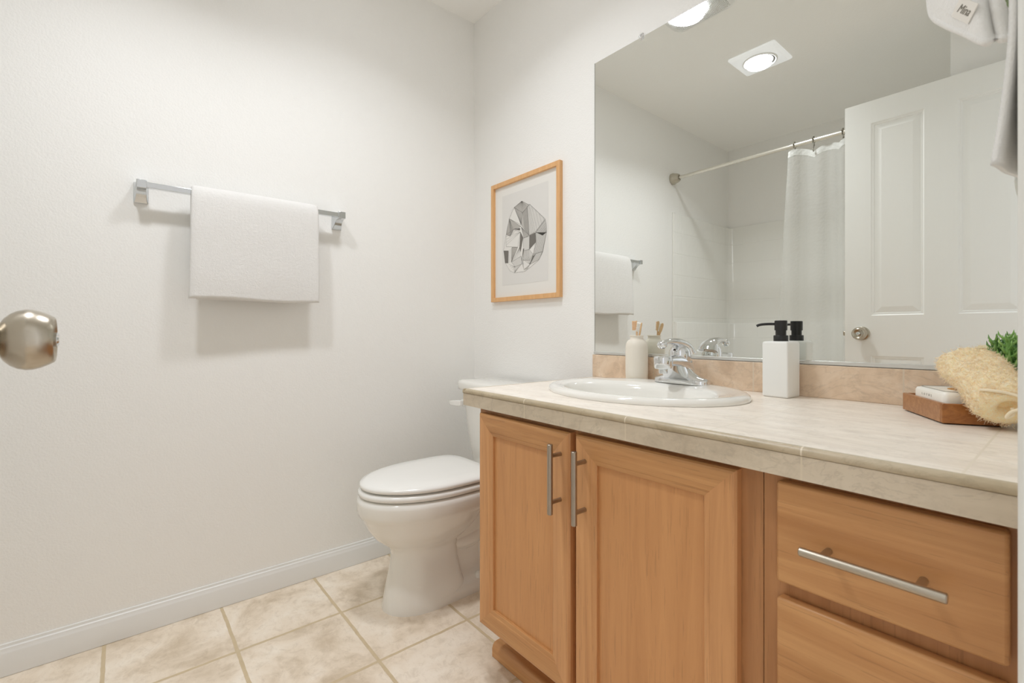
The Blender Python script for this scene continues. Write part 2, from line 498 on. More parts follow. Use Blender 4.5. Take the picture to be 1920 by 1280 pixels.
# ------------------------------------------------------------------ ceiling lights
def lamp_light(parent, loc, sx, sy, watts):
    d = bpy.data.lights.new('lamp_bulb', 'AREA'); d.shape = 'ELLIPSE'; d.size = sx; d.size_y = sy
    d.energy = watts; d.color = (0.955, 0.985, 1.03); d.spread = math.radians(SPREAD)
    o = bpy.data.objects.new('lamp_bulb', d); COL.objects.link(o)
    o.location = Vector(loc) - Vector(parent.location); o.parent = parent
    return o
def rrect(cx, cy, hx, hy, r, z, seg=8):
    o = []
    for (sx, sy, a0) in ((1, 1, 0), (-1, 1, 90), (-1, -1, 180), (1, -1, 270)):
        for i in range(seg + 1):
            t = math.radians(a0 + 90 * i / seg)
            o.append((cx + sx * (hx - r) + r * math.cos(t), cy + sy * (hy - r) + r * math.sin(t), z))
    return o

FX, FY = 0.745, -0.690
fan = thing('ceiling_fan_light', (FX, FY, H), 'round lamp with slatted vent grille on the ceiling next to the mirror wall', 'ceiling light')
b = NB()
R0 = [rrect(FX, FY, 0.150, 0.152, 0.05, H), rrect(FX, FY, 0.150, 0.152, 0.05, H - 0.008), rrect(FX, FY, 0.138, 0.140, 0.045, H - 0.016),
      rrect(FX, FY, 0.128, 0.130, 0.04, H - 0.017), rrect(FX, FY, 0.125, 0.127, 0.04, H - 0.010)]
loft(b, R0, True, True)
obj('frame', b, PLASW, fan)
b = NB()
for i in range(30):
    y = FY - 0.122 + i * 0.244 / 29
    box(b, FX - 0.126, FX + 0.126, y - 0.0024, y + 0.0024, H - 0.018, H - 0.0105)
obj('vent_grille', b, PLASW, fan)
b = NB(); box(b, FX - 0.124, FX + 0.124, FY - 0.126, FY + 0.126, H - 0.0115, H - 0.0095)
obj('grille_backing', b, flat('vent_shadow_grey', (116, 114, 109), 0.7), fan)
b = NB()
lc = (FX - 0.026, FY)
loft(b, [sring(lc[0], lc[1], 0.090 * k, 0.096 * k, H - 0.012 - d, 2.2) for k, d in ((1, 0), (1, 0.005), (0.93, 0.010), (0.75, 0.014), (0.45, 0.017), (0.1, 0.018))], True, True)
obj('lamp_lens', b, LENS, fan, label='glowing white lens')

lamp_light(fan, (FX - 0.026, FY, H - 0.034), 0.16, 0.19, LAMP[0])

SX, SY = 0.758, -1.385
spot = thing('recessed_ceiling_light', (SX, SY, H), 'square white ceiling lamp with a round eyeball lens, seen whole in the mirror', 'ceiling light')
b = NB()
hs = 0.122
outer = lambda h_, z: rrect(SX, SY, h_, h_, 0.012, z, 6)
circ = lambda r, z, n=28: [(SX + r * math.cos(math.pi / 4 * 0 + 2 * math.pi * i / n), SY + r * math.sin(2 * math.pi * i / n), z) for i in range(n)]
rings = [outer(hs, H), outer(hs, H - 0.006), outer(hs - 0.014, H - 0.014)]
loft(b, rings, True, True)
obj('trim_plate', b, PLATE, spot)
b = NB(); lathe(b, [(0.074, 0), (0.086, 0), (0.086, 0.004), (0.080, 0.007), (0.074, 0.004)], (SX, SY, H - 0.014), (0, 0, -1), 56, False, False)
obj('trim_ring', b, PLASW, spot)
b = NB(); lathe(b, [(0.066, -0.001), (0.066, 0.005), (0.058, 0.011), (0.035, 0.016), (0.001, 0.018)], (SX - 0.004, SY, H - 0.014), (0.10, 0, -1), 48)
obj('lamp_lens', b, LENS, spot, label='glowing white lens')
b = NB(); lathe(b, [(0.066, 0.001), (0.0745, 0.001)], (SX, SY, H - 0.0145), (0, 0, -1), 48, False, False)
obj('shadow_gap', b, flat('fixture_gap', (120, 118, 112), 0.6), spot)

lamp_light(spot, (SX - 0.004, SY, H - 0.036), 0.12, 0.12, LAMP[1])

# ------------------------------------------------------------------ tub, surround, rod, curtain
tub = thing('bathtub', (0.756, -2.19, 0.0), 'white bathtub with moulded tile-pattern wall surround behind the curtain', 'bathtub')
b = NB()
yf, yb = -1.80, -2.586; x0, x1 = 0.002, 1.510
cx, cy = (x0 + x1) / 2, (yf + yb) / 2
ro = lambda hx, hy, r, z: rrect(cx, cy, hx, hy, r, z, 6)
hx, hy = (x1 - x0) / 2, (yf - yb) / 2
loft(b, [ro(hx, hy, 0.01, 0.0), ro(hx, hy, 0.01, 0.40), ro(hx - 0.006, hy - 0.006, 0.015, 0.42), ro(hx - 0.06, hy - 0.06, 0.09, 0.42),
         ro(hx - 0.075, hy - 0.075, 0.10, 0.41), ro(hx - 0.14, hy - 0.12, 0.12, 0.10), ro(hx - 0.22, hy - 0.2, 0.12, 0.08)])
obj('basin', b, PORC, tub)
b = NB()
# surround as one curved shell: path round the alcove in plan with filleted corners
def fillet_path(inset):
    a0, a1, bk, fr = 0.002 + inset, 1.510 - inset, YT + 0.004 + inset, -1.746
    r = 0.055; o = [(a0, fr)]
    for i in range(9):
        t = math.radians(180 + 90 * i / 8); o.append((a0 + r + r * math.cos(t), bk + r + r * math.sin(t)))
    for i in range(9):
        t = math.radians(270 + 90 * i / 8); o.append((a1 - r + r * math.cos(t), bk + r + r * math.sin(t)))
    o.append((a1, fr)); return o
def shell(b, ins, z0, z1):
    pi, po = fillet_path(ins), fillet_path(0.0)
    loop = lambda z: [(p[0], p[1], z) for p in pi] + [(p[0], p[1], z) for p in reversed(po)]
    loft(b, [loop(z0), loop(z1 - 0.006)] + [[(p[0] * 1.0, p[1], z1) for p in fillet_path(ins - 0.004)] + [(p[0], p[1], z1) for p in reversed(po)]])
shell(b, 0.014, 1.0, 1.797)
shell(b, 0.034, 0.42, 1.012)
for a in (0.002, 1.498):
    box(b, a, a + 0.0125, -1.762, -1.742, 0.42, 1.800)
obj('wall_surround', b, SURR, tub, smooth=40)

RY, RZ = -1.746, 2.040
rod = thing('shower_curtain_rod', (0.756, RY, RZ), 'silver white curtain rod across the tub alcove', 'curtain rod')
b = NB(); tube(b, [(0.03, RY, RZ), (0.80, RY, RZ)], 0.0115, 18); tube(b, [(0.78, RY, RZ), (1.49, RY, RZ)], 0.0130, 18)
obj('rod', b, RODW, rod)
for xx, d in ((0.001, 1), (1.511, -1)):
    b = NB(); lathe(b, [(0.0005, 0), (0.040, 0.0), (0.041, 0.012), (0.037, 0.022), (0.034, 0.026), (0.033, 0.038), (0.026, 0.052), (0.018, 0.056), (0.0165, 0.050), (0.0005, 0.050)], (xx, RY, RZ), (d, 0, 0), 40)
    obj('wall_flange', b, FLANGE, rod)

def curtain_y(x, z):
    k = (2.0 - z) / 1.6
    y = RY - 0.004 + 0.020 * math.sin((x - 0.77) * 24 + 0.7) + 0.012 * math.sin((x - 0.77) * 51)
    y += k * 0.02 * math.sin((x - 0.77) * 15 + 1.0)
    if x < 0.84: y += (0.84 - x) * 0.65
    return y
def curtain_x(u, z): return 0.790 - 0.05 * (2.0 - z) * (1 - u) + u * 0.67
def curtain_top(u):
    t = abs(math.sin(u * math.pi * 5.2 + 0.35)); return 2.008 - 0.026 * (1 - t)
def sheet(b, z_lo, z_hi, nu, nv, dy=0.0):
    rows = []
    for j in range(nv + 1):
        row = []
        for i in range(nu + 1):
            u = i / nu; top = curtain_top(u)
            z = top - (z_hi + (z_lo - z_hi) * j / nv)
            x = curtain_x(u, z)
            wob = 0.006 * noise.noise(Vector((x * 6, z * 3, 2.0)))
            row.append((x, curtain_y(x, z) + wob + dy, z))
        rows.append(row)
    loft(b, rows, False, False, False)
cur = thing('shower_curtain', (1.10, RY, 2.0), 'translucent white plastic shower curtain hanging from the rod', 'curtain')
b = NB(); sheet(b, 1.62, 0.0, 120, 60); obj('curtain_sheet', b, CURT, cur, smooth=180)
b = NB(); sheet(b, 0.036, 0.0, 120, 2, 0.0015); obj('top_hem', b, CURTH, cur, smooth=180, label='whiter reinforced top hem')

ring_labels = ['curtain ring at the loose left edge of the shower curtain', 'curtain ring second from the loose edge of the curtain',
               'curtain ring closest to the open door edge in the mirror']
proto = None
for k, x in enumerate((0.803, 0.903, 1.046)):
    if proto is None:
        r = thing('curtain_ring', (x, RY, RZ), ring_labels[0], 'curtain ring', 'rings holding the shower curtain')
        b = NB()
        pts = []
        for i in range(25):
            t = math.radians(-70 + 320 * i / 24); pts.append((x, RY + 0.0185 * math.cos(t), RZ + 0.0185 * math.sin(t)))
        pts += [(x, RY - 0.008, RZ - 0.026), (x, RY - 0.002, RZ - 0.036), (x, RY + 0.006, RZ - 0.046), (x, RY + 0.010, RZ - 0.056), (x, RY + 0.004, RZ - 0.064), (x, RY - 0.004, RZ - 0.060)]
        tube(b, catmull(pts, 3), 0.0021, 8)
        obj('hook', b, RINGM, r)
        for (yy, zz) in ((0.0, 0.0205), (0.0185, 0.004), (-0.007, -0.026), (0.010, -0.053)):
            b = NB(); lathe(b, [(0.0004, -0.0045), (0.0034, -0.0032), (0.0046, 0), (0.0034, 0.0032), (0.0004, 0.0045)], (x, RY + yy, RZ + zz), (0, 0, 1), 12)
            obj('bead', b, RINGM, r)
        proto = r
    else:
        c = proto.copy(); COL.objects.link(c); c.location = (x, RY, RZ); c['label'] = ring_labels[k]
        for ch in list(proto.children):
            d = ch.copy(); COL.objects.link(d); d.parent = c
# ------------------------------------------------------------------ sink cabinet and drawer cabinet
FF = -0.556           # face frame front
DF = -0.577           # door and drawer fronts
CT = 0.781            # counter top height
SEAM = 1.574
def pull(parent, p0, p1, axis, mat, label=None):
    """bar pull on the front: p0/p1 post positions (x,z)"""
    b = NB(); yb = DF - 0.032
    ext = 0.026
    if axis == 2: a, c = (p0[0], yb, p0[1] - ext), (p1[0], yb, p1[1] + ext)
    else: a, c = (p0[0] - ext, yb, p0[1]), (p1[0] + ext, yb, p1[1])
    d = (Vector(c) - Vector(a)); L = d.length
    lathe(b, [(0.0004, 0), (0.0052, 0), (0.0062, 0.0012), (0.0062, L - 0.0012), (0.0052, L), (0.0004, L)], a, d, 20)
    for p in (p0, p1): tube(b, [(p[0], DF + 0.001, p[1]), (p[0], yb, p[1])], 0.0048, 14)
    return obj('handle', b, mat, parent, label=label)

def shaker(parent, x0, x1, z0, z1):
    """mitred frame door: broad outer band, shallow slope, square step down to the recessed panel"""
    fw = 0.056
    d = NB(); box(d, x0 + fw - 0.004, x1 - fw + 0.004, DF + 0.0125, DF + 0.019, z0 + fw - 0.004, z1 - fw + 0.004)
    root = obj('cabinet_door', d, BEECH_P, parent)
    prof = [(0.0, DF + 0.0205), (0.0, DF + 0.0050), (0.0030, DF + 0.0015), (0.0070, DF), (0.0240, DF + 0.0002), (fw - 0.016, DF + 0.0022), (fw - 0.0115, DF + 0.0030),
            (fw - 0.0105, DF + 0.0042), (fw - 0.0015, DF + 0.0056), (fw, DF + 0.0066), (fw, DF + 0.0195)]
    for s in (0, 1):
        m = NB(); loft(m, [[((x0 + w_) if s == 0 else (x1 - w_), y, (z0 + w_) if e == 0 else (z1 - w_)) for w_, y in prof] for e in (0, 1)])
        obj('stile', m, BEECH_V, root, smooth=20)
        m = NB(); loft(m, [[((x0 + w_) if e == 0 else (x1 - w_), y, (z0 + w_) if s == 0 else (z1 - w_)) for w_, y in prof] for e in (0, 1)])
        obj('rail', m, BEECH_H, root, smooth=20)
    return root

sinkcab = thing('sink_cabinet', (1.197, -0.29, 0.0), 'beech sink base cabinet with two framed doors beside the toilet', 'cabinet')
CL = 0.822
b = NB()
box(b, CL, CL + 0.018, FF + 0.02, -0.002, 0.149, 0.734); box(b, CL, CL + 0.018, -0.452, -0.002, 0.0, 0.149)
box(b, SEAM - 0.018, SEAM, FF + 0.02, -0.002, 0.149, 0.734); box(b, SEAM - 0.018, SEAM, -0.452, -0.002, 0.0, 0.149)
box(b, CL + 0.018, SEAM - 0.018, FF + 0.02, -0.002, 0.149, 0.165)
box(b, CL + 0.018, SEAM - 0.018, -0.014, -0.002, 0.165, 0.60)
obj('carcass', b, BEECH_F, sinkcab)
b = NB()
box(b, CL, CL + 0.045, FF, FF + 0.02, 0.149, 0.734); box(b, 1.16, 1.213, FF, FF + 0.02, 0.149, 0.734)
box(b, SEAM - 0.05, SEAM - 0.0006, FF, FF + 0.02, 0.149, 0.734)
box(b, CL + 0.045, 1.16, FF, FF + 0.02, 0.684, 0.734); box(b, 1.213, SEAM - 0.05, FF, FF + 0.02, 0.684, 0.734)
box(b, CL + 0.045, 1.16, FF, FF + 0.02, 0.149, 0.185); box(b, 1.213, SEAM - 0.05, FF, FF + 0.02, 0.149, 0.185)
obj('face_frame', b, BEECH_F, sinkcab)
b = NB(); box(b, CL, SEAM, -0.460, -0.452, 0.0, 0.149)
obj('toe_kick', b, BEECH_F, sinkcab)
b = NB()
prof = [(0.022, 0.001), (-0.014, 0.001), (-0.014, 0.024), (-0.0115, 0.033), (-0.006, 0.039), (0.001, 0.041), (0.022, 0.041)]
loft(b, [[(x, -0.482 + y, z) for y, z in prof] for x in (CL - 0.026, SEAM)])
obj('base_shoe', b, BEECH_H, sinkcab, smooth=50)
d1 = shaker(sinkcab, 0.842, 1.178, 0.152, 0.722)
pull(d1, (1.152, 0.571), (1.152, 0.672), 2, PEWTER)
d2 = shaker(sinkcab, 1.195, 1.540, 0.152, 0.722)
pull(d2, (1.223, 0.569), (1.223, 0.670), 2, PEWTER)

drawcab = thing('drawer_cabinet', (1.715, -0.29, 0.0), 'beech drawer base cabinet at the right end under the counter', 'cabinet')
b = NB()
XE = XR - 0.002
box(b, SEAM + 0.0006, SEAM + 0.018, FF + 0.02, -0.002, 0.0, 0.734)
box(b, XE - 0.018, XE, FF + 0.02, -0.002, 0.0, 0.734)
box(b, SEAM + 0.018, XE - 0.018, FF + 0.02, -0.002, 0.149, 0.165)
box(b, SEAM + 0.018, XE - 0.018, -0.014, -0.002, 0.165, 0.734)
obj('carcass', b, BEECH_F, drawcab)
b = NB()
box(b, SEAM + 0.0006, SEAM + 0.038, FF, FF + 0.02, 0.149, 0.734); box(b, XE - 0.03, XE, FF, FF + 0.02, 0.149, 0.734)
for z0, z1 in ((0.694, 0.734), (0.545, 0.585), (0.335, 0.375), (0.149, 0.185)): box(b, SEAM + 0.038, XE - 0.03, FF, FF + 0.02, z0, z1)
obj('face_frame', b, BEECH_F, drawcab)
b = NB(); box(b, SEAM, XE, -0.460, -0.452, 0.0, 0.149); obj('toe_kick', b, BEECH_F, drawcab)
b = NB(); loft(b, [[(x, -0.482 + y, z) for y, z in prof] for x in (SEAM, XE)]); obj('base_shoe', b, BEECH_H, drawcab, smooth=50)
for z0, z1 in ((0.572, 0.721), (0.362, 0.549), (0.152, 0.340)):
    b = NB(); box(b, 1.600, 1.840, DF, DF + 0.0195, z0, z1)
    dr = obj('drawer_front', b, BEECH_H, drawcab, 0.004)
    zm = (z0 + z1) / 2 - 0.006
    pull(dr, (1.668, zm), (1.768, zm), 0, PEWTER_X)

# ------------------------------------------------------------------ countertop, backsplash
fy = lambda x: -0.577 - (x - 0.768) * 0.024
CX0, CX1 = 0.766, XE
SCX, SCY = 1.140, -0.262
b = NB()
out = [(CX0, fy(CX0) + 0.008), (CX1, fy(CX1) + 0.008), (CX1, -0.0015), (CX0, -0.0015)]
vo = [b.verts.new((x, y, CT)) for x, y in out]
eo = [b.edges.new((vo[i], vo[(i + 1) % 4])) for i in range(4)]
el = [b.verts.new((SCX + 0.252 * math.cos(t), SCY + 0.196 * math.sin(t), CT)) for t in [2 * math.pi * i / 64 for i in range(64)]]
ee = [b.edges.new((el[i], el[(i + 1) % 64])) for i in range(64)]
bmesh.ops.triangle_fill(b, use_beauty=True, use_dissolve=False, edges=eo + ee)
for f in [f for f in b.faces if ((f.calc_center_median().x - SCX) / 0.252) ** 2 + ((f.calc_center_median().y - SCY) / 0.196) ** 2 < 0.97]:
    b.faces.remove(f)
ext = bmesh.ops.extrude_face_region(b, geom=b.faces[:])
bmesh.ops.translate(b, verts=[g for g in ext['geom'] if isinstance(g, bmesh.types.BMVert)], vec=(0, 0, -0.028))
top = obj('countertop', b, TOP, None, base=(1.31, -0.29, CT), smooth=30)
tag(top, 'pale stone-tile vanity countertop with tiled front edge holding the sink', 'countertop')
b = NB()
for xa, xb in ((CX0, CX1),):
    loft(b, [[(x, fy(x) + dy, z) for dy, z in ((0.0005, 0.735), (0.0005, 0.7685), (0.009, 0.7685), (0.009, 0.735))] for x in (xa, xb)])
loft(b, [[(CX0 + dx, y, z) for dx, z in ((0.0, 0.735), (0.0, 0.7685), (0.009, 0.7685), (0.009, 0.735))] for y in (fy(CX0) + 0.009, -0.002)])
obj('edge_tiles', b, EDGE, top, label='greyer tile facing on the front edge')
b = NB()
prf = [(0.010, 0.7690), (0.0004, 0.7690), (-0.0012, 0.7702)] + [(0.0065 - 0.0077 * math.cos(math.radians(a)), 0.7740 + 0.0073 * math.sin(math.radians(a))) for a in range(0, 91, 10)] + [(0.010, 0.7813)]
loft(b, [[(x, fy(x) + dy, z) for dy, z in prf] for x in (CX0 - 0.001, CX1)])
loft(b, [[(CX0 + dx, y, z) for dx, z in prf] for y in (fy(CX0) - 0.001, -0.002)])
obj('edge_trim', b, TRIMT, top, smooth=60, label='tan rounded trim strip along the top edge')
b = NB(); box(b, CX0 - 0.008, CX1, -0.0125, -0.001, CT, 0.8605)
obj('backsplash', b, SPLASH, top, 0.0015, label='pinkish beige tile backsplash')

# ------------------------------------------------------------------ sink
sink = thing('sink_basin', (SCX, SCY, CT), 'white oval drop-in sink set in the countertop', 'sink')
b = NB()
rs = [(SCX, SCY, 0.271, 0.2135, CT + 0.0004), (SCX, SCY, 0.272, 0.2145, CT + 0.005), (SCX, SCY, 0.2695, 0.212, CT + 0.011), (SCX, SCY, 0.264, 0.2065, CT + 0.0150),
      (SCX, SCY, 0.256, 0.199, CT + 0.0165), (SCX, SCY, 0.240, 0.184, CT + 0.0150), (SCX, SCY - 0.014, 0.226, 0.165, CT + 0.0130), (SCX, SCY - 0.024, 0.216, 0.150, CT + 0.0100),
      (SCX, SCY - 0.027, 0.208, 0.143, CT + 0.0030), (SCX, SCY - 0.028, 0.203, 0.138, CT - 0.010), (SCX, SCY - 0.028, 0.192, 0.129, CT - 0.04), (SCX, SCY - 0.026, 0.170, 0.113, CT - 0.080),
      (SCX, SCY - 0.022, 0.130, 0.086, CT - 0.112), (SCX, SCY - 0.018, 0.075, 0.052, CT - 0.128), (SCX, SCY - 0.016, 0.028, 0.026, CT - 0.133), (SCX, SCY - 0.016, 0.022, 0.022, CT - 0.135)]
inner = [sring(*r, 2.0, 72) for r in rs]
under = [sring(cx_, cy_, a + 0.008, bb + 0.008, z - 0.008, 2.0, 72) for cx_, cy_, a, bb, z in reversed(rs[9:])]
loft(b, inner + under + [sring(SCX, SCY - 0.01, 0.225, 0.165, CT - 0.006, 2.0, 72), sring(SCX, SCY, 0.25, 0.194, CT - 0.0005, 2.0, 72)], True, True)
bmesh.ops.delete(b, geom=[f for f in b.faces if len(f.verts) > 10], context='FACES_ONLY')
obj('bowl', b, PORC, sink, smooth=60)
b = NB(); lathe(b, [(0.0005, 0.003), (0.012, 0.003), (0.020, 0.001), (0.023, -0.003), (0.0005, -0.004)], (SCX, SCY - 0.016, CT - 0.131), (0, 0, 1), 32)
obj('drain', b, CHROME, sink)

# ------------------------------------------------------------------ faucet
QX, QY, QZ = 1.155, -0.088, CT + 0.0145
fau = thing('faucet', (QX, QY, QZ), 'chrome single-lever faucet standing on the sink rim', 'faucet')
b = NB()
rings = []
N = 60
for i in range(N + 1):
    s = -1 + 2 * i / N
    x = QX + 0.0825 * s
    hw = 0.0270 * max(1 - abs(s) ** 4.5, 0.0) ** 0.5 + 0.0025
    hgt = 0.0150 + 0.034 * math.exp(-(s / 0.42) ** 2) + 0.009 * (1 - s * s)
    if abs(s) > 0.92: hgt = 0.011 + (hgt - 0.011) * (1 - (abs(s) - 0.92) / 0.08) ** 0.5
    low = 0.0085
    ring = [(x, QY - hw, QZ), (x, QY - hw, QZ + low)]
    for k in range(1, 14):
        t = math.pi * k / 14
        ring.append((x, QY - hw * 0.97 * math.cos(t), QZ + low + (hgt - low) * math.sin(t) ** 0.75))
    ring += [(x, QY + hw, QZ + low), (x, QY + hw, QZ)]
    rings.append(ring)
loft(b, rings); obj('escutcheon', b, CHROME, fau, smooth=45)
# spout body: sections from the base, up under the dome and forward to the round outlet
b = NB()
path = [(QY + 0.0265, 0.002, 0.0290, 0.003), (QY + 0.0250, 0.028, 0.0290, 0.026), (QY + 0.012, 0.050, 0.0290, 0.026), (QY - 0.012, 0.059, 0.0285, 0.0235),
        (QY - 0.040, 0.0635, 0.0270, 0.0185), (QY - 0.065, 0.0650, 0.0255, 0.0160), (QY - 0.082, 0.0650, 0.0245, 0.0150)]
rr = []
for (y, z, hw, hh) in path:
    rr.append([(QX + hw * math.copysign(abs(math.cos(t)) ** 0.75, math.cos(t)), y, QZ + z + hh * math.copysign(abs(math.sin(t)) ** 0.8, math.sin(t))) for t in [2 * math.pi * k / 36 for k in range(36)]])
loft(b, rr)
lathe(b, [(0.0005, -0.019), (0.0180, -0.019), (0.0225, -0.0175), (0.0240, -0.014), (0.0242, 0.012), (0.0225, 0.0150), (0.017, 0.0162), (0.0005, 0.0165)], (QX, QY - 0.0925, QZ + 0.0645), (0, -0.06, 1), 40)
web = []
for k in range(15):
    t = k / 14
    y = QY - 0.020 - 0.060 * t
    z0 = 0.001 + 0.046 * t ** 0.8
    hw = 0.0305 * (1 - t) ** 1.3 + 0.0150
    web.append([(QX - hw, y, QZ + z0), (QX + hw, y, QZ + z0), (QX + 0.020, y, QZ + 0.060), (QX - 0.020, y, QZ + 0.060)])
loft(b, web)
obj('spout', b, CHROME, fau, smooth=45)
b = NB(); lathe(b, [(0.0005, 0), (0.0110, 0), (0.0118, 0.002), (0.0118, 0.011), (0.0135, 0.012), (0.0135, 0.016)], (QX, QY - 0.0915, QZ + 0.033), (0, -0.06, 1), 36)
obj('aerator', b, CHROME2, fau)
b = NB()
lathe(b, [(0.0265, -0.010), (0.0292, -0.004), (0.0304, 0.006), (0.0302, 0.016), (0.0282, 0.027), (0.0235, 0.036), (0.0155, 0.042), (0.007, 0.0445), (0.0005, 0.045)], (QX, QY - 0.005, QZ + 0.068), (0, -0.16, 1), 48)
obj('dome', b, CHROME, fau)
b = NB()
P = catmull([(QX, QY + 0.020, QZ + 0.085), (QX, QY + 0.008, QZ + 0.104), (QX, QY - 0.016, QZ + 0.1150), (QX, QY - 0.045, QZ + 0.1195), (QX, QY - 0.072, QZ + 0.1195), (QX, QY - 0.094, QZ + 0.1150)], 8)
rings = []
n = len(P)
for i, p in enumerate(P):
    t = i / (n - 1); hw = 0.0250 * (1 - t) ** 1.2 + 0.0095; hh = 0.0135 * (1 - t) ** 1.2 + 0.0052
    if i == 0: hw *= 0.8; hh *= 0.5
    d = (P[min(i + 1, n - 1)] - P[max(i - 1, 0)]).normalized(); nz = Vector((1, 0, 0)).cross(d).normalized()
    rings.append([p + Vector((1, 0, 0)) * hw * math.cos(a) + nz * hh * math.sin(a) for a in [2 * math.pi * k / 24 for k in range(24)]])
loft(b, rings)
lathe(b, [(0.0004, -0.0135), (0.0070, -0.0115), (0.0105, -0.0070), (0.0120, 0), (0.0105, 0.0070), (0.0070, 0.0115), (0.0004, 0.0135)], (QX, QY - 0.0975, QZ + 0.1110), (1, 0, 0), 28)
obj('lever_handle', b, CHROME, fau, smooth=60)
b = NB(); lathe(b, [(0.0004, 0.0012), (0.0042, 0.0010), (0.0046, -0.002)], (QX, QY - 0.0345, QZ + 0.0945), (0, -1, 0.25), 20)
obj('set_screw', b, DARK, fau)

# ------------------------------------------------------------------ mirror
mir = thing('wall_mirror', (1.31, 0.0, 0.866), 'large frameless mirror above the backsplash', 'mirror')
MX0, MX1, MZ0, MZ1 = 0.7635, XE - 0.001, 0.868, 1.9125
b = NB(); box(b, MX0, MX1, -0.005, -0.0005, MZ0, MZ1)
obj('mirror_glass', b, MIRROR, mir)
b = NB(); box(b, MX0 - 0.0014, MX0 - 0.0001, -0.0056, -0.0005, MZ0, MZ1)
obj('glass_edge', b, flat('glass_edge_grey', (150, 152, 146), 0.2), mir)
b = NB()
loft(b, [[(x, y, z) for y, z in ((-0.0005, 0.8625), (-0.0095, 0.8625), (-0.0095, 0.8700), (-0.0055, 0.8718), (-0.0055, 0.8660), (-0.0005, 0.8660))] for x in (MX0 - 0.002, MX1)])
obj('bottom_channel', b, ALU, mir, label='aluminium channel under the glass')
b = NB()
lathe(b, [(0.0005, 0.0), (0.0085, 0.0), (0.0085, 0.004), (0.006, 0.007), (0.0005, 0.007)], (0.963, -0.0052, 1.9125), (0, -1, 0), 20)
box(b, 0.9585, 0.9675, -0.005, -0.0005, 1.9135, 1.925)
obj('clip', b, CLEAR, mir, label='clear plastic mirror clip')

# ------------------------------------------------------------------ framed drawing
PX0, PX1, PZ0, PZ1 = 0.157, 0.597, 1.0775, 1.6095
pic = thing('framed_drawing', (0.377, 0.0, 1.0775), 'light wood framed line drawing of a faceted stone on the wall', 'picture')
b = NB()
fw = 0.0185
for (a0, a1, c0, c1) in ((PX0, PX1, PZ0, PZ1),):
    pr = [(0, -0.0005), (0, -0.018), (fw, -0.018), (fw, -0.0005)]
    cor = [(a0, c0, 1, 1), (a1, c0, -1, 1), (a1, c1, -1, -1), (a0, c1, 1, -1), (a0, c0, 1, 1)]
    loft(b, [[(x + sx * w_, y, z + sz * w_) for w_, y in pr] for x, z, sx, sz in cor], False, False)
bmesh.ops.remove_doubles(b, verts=b.verts[:], dist=1e-5)
obj('frame', b, FRAMEW, pic, 0.0008, label='pale beech frame')
b = NB(); box(b, PX0 + fw - 0.001, PX1 - fw + 0.001, -0.006, -0.001, PZ0 + fw - 0.001, PZ1 - fw + 0.001)
obj('mat_board', b, PAPER, pic)
b = NB(); box(b, 0.226, 0.523, -0.0065, -0.0055, 1.148, 1.548)
pr_ = obj('print_sheet', b, PRINT, pic, label='grey print sheet')
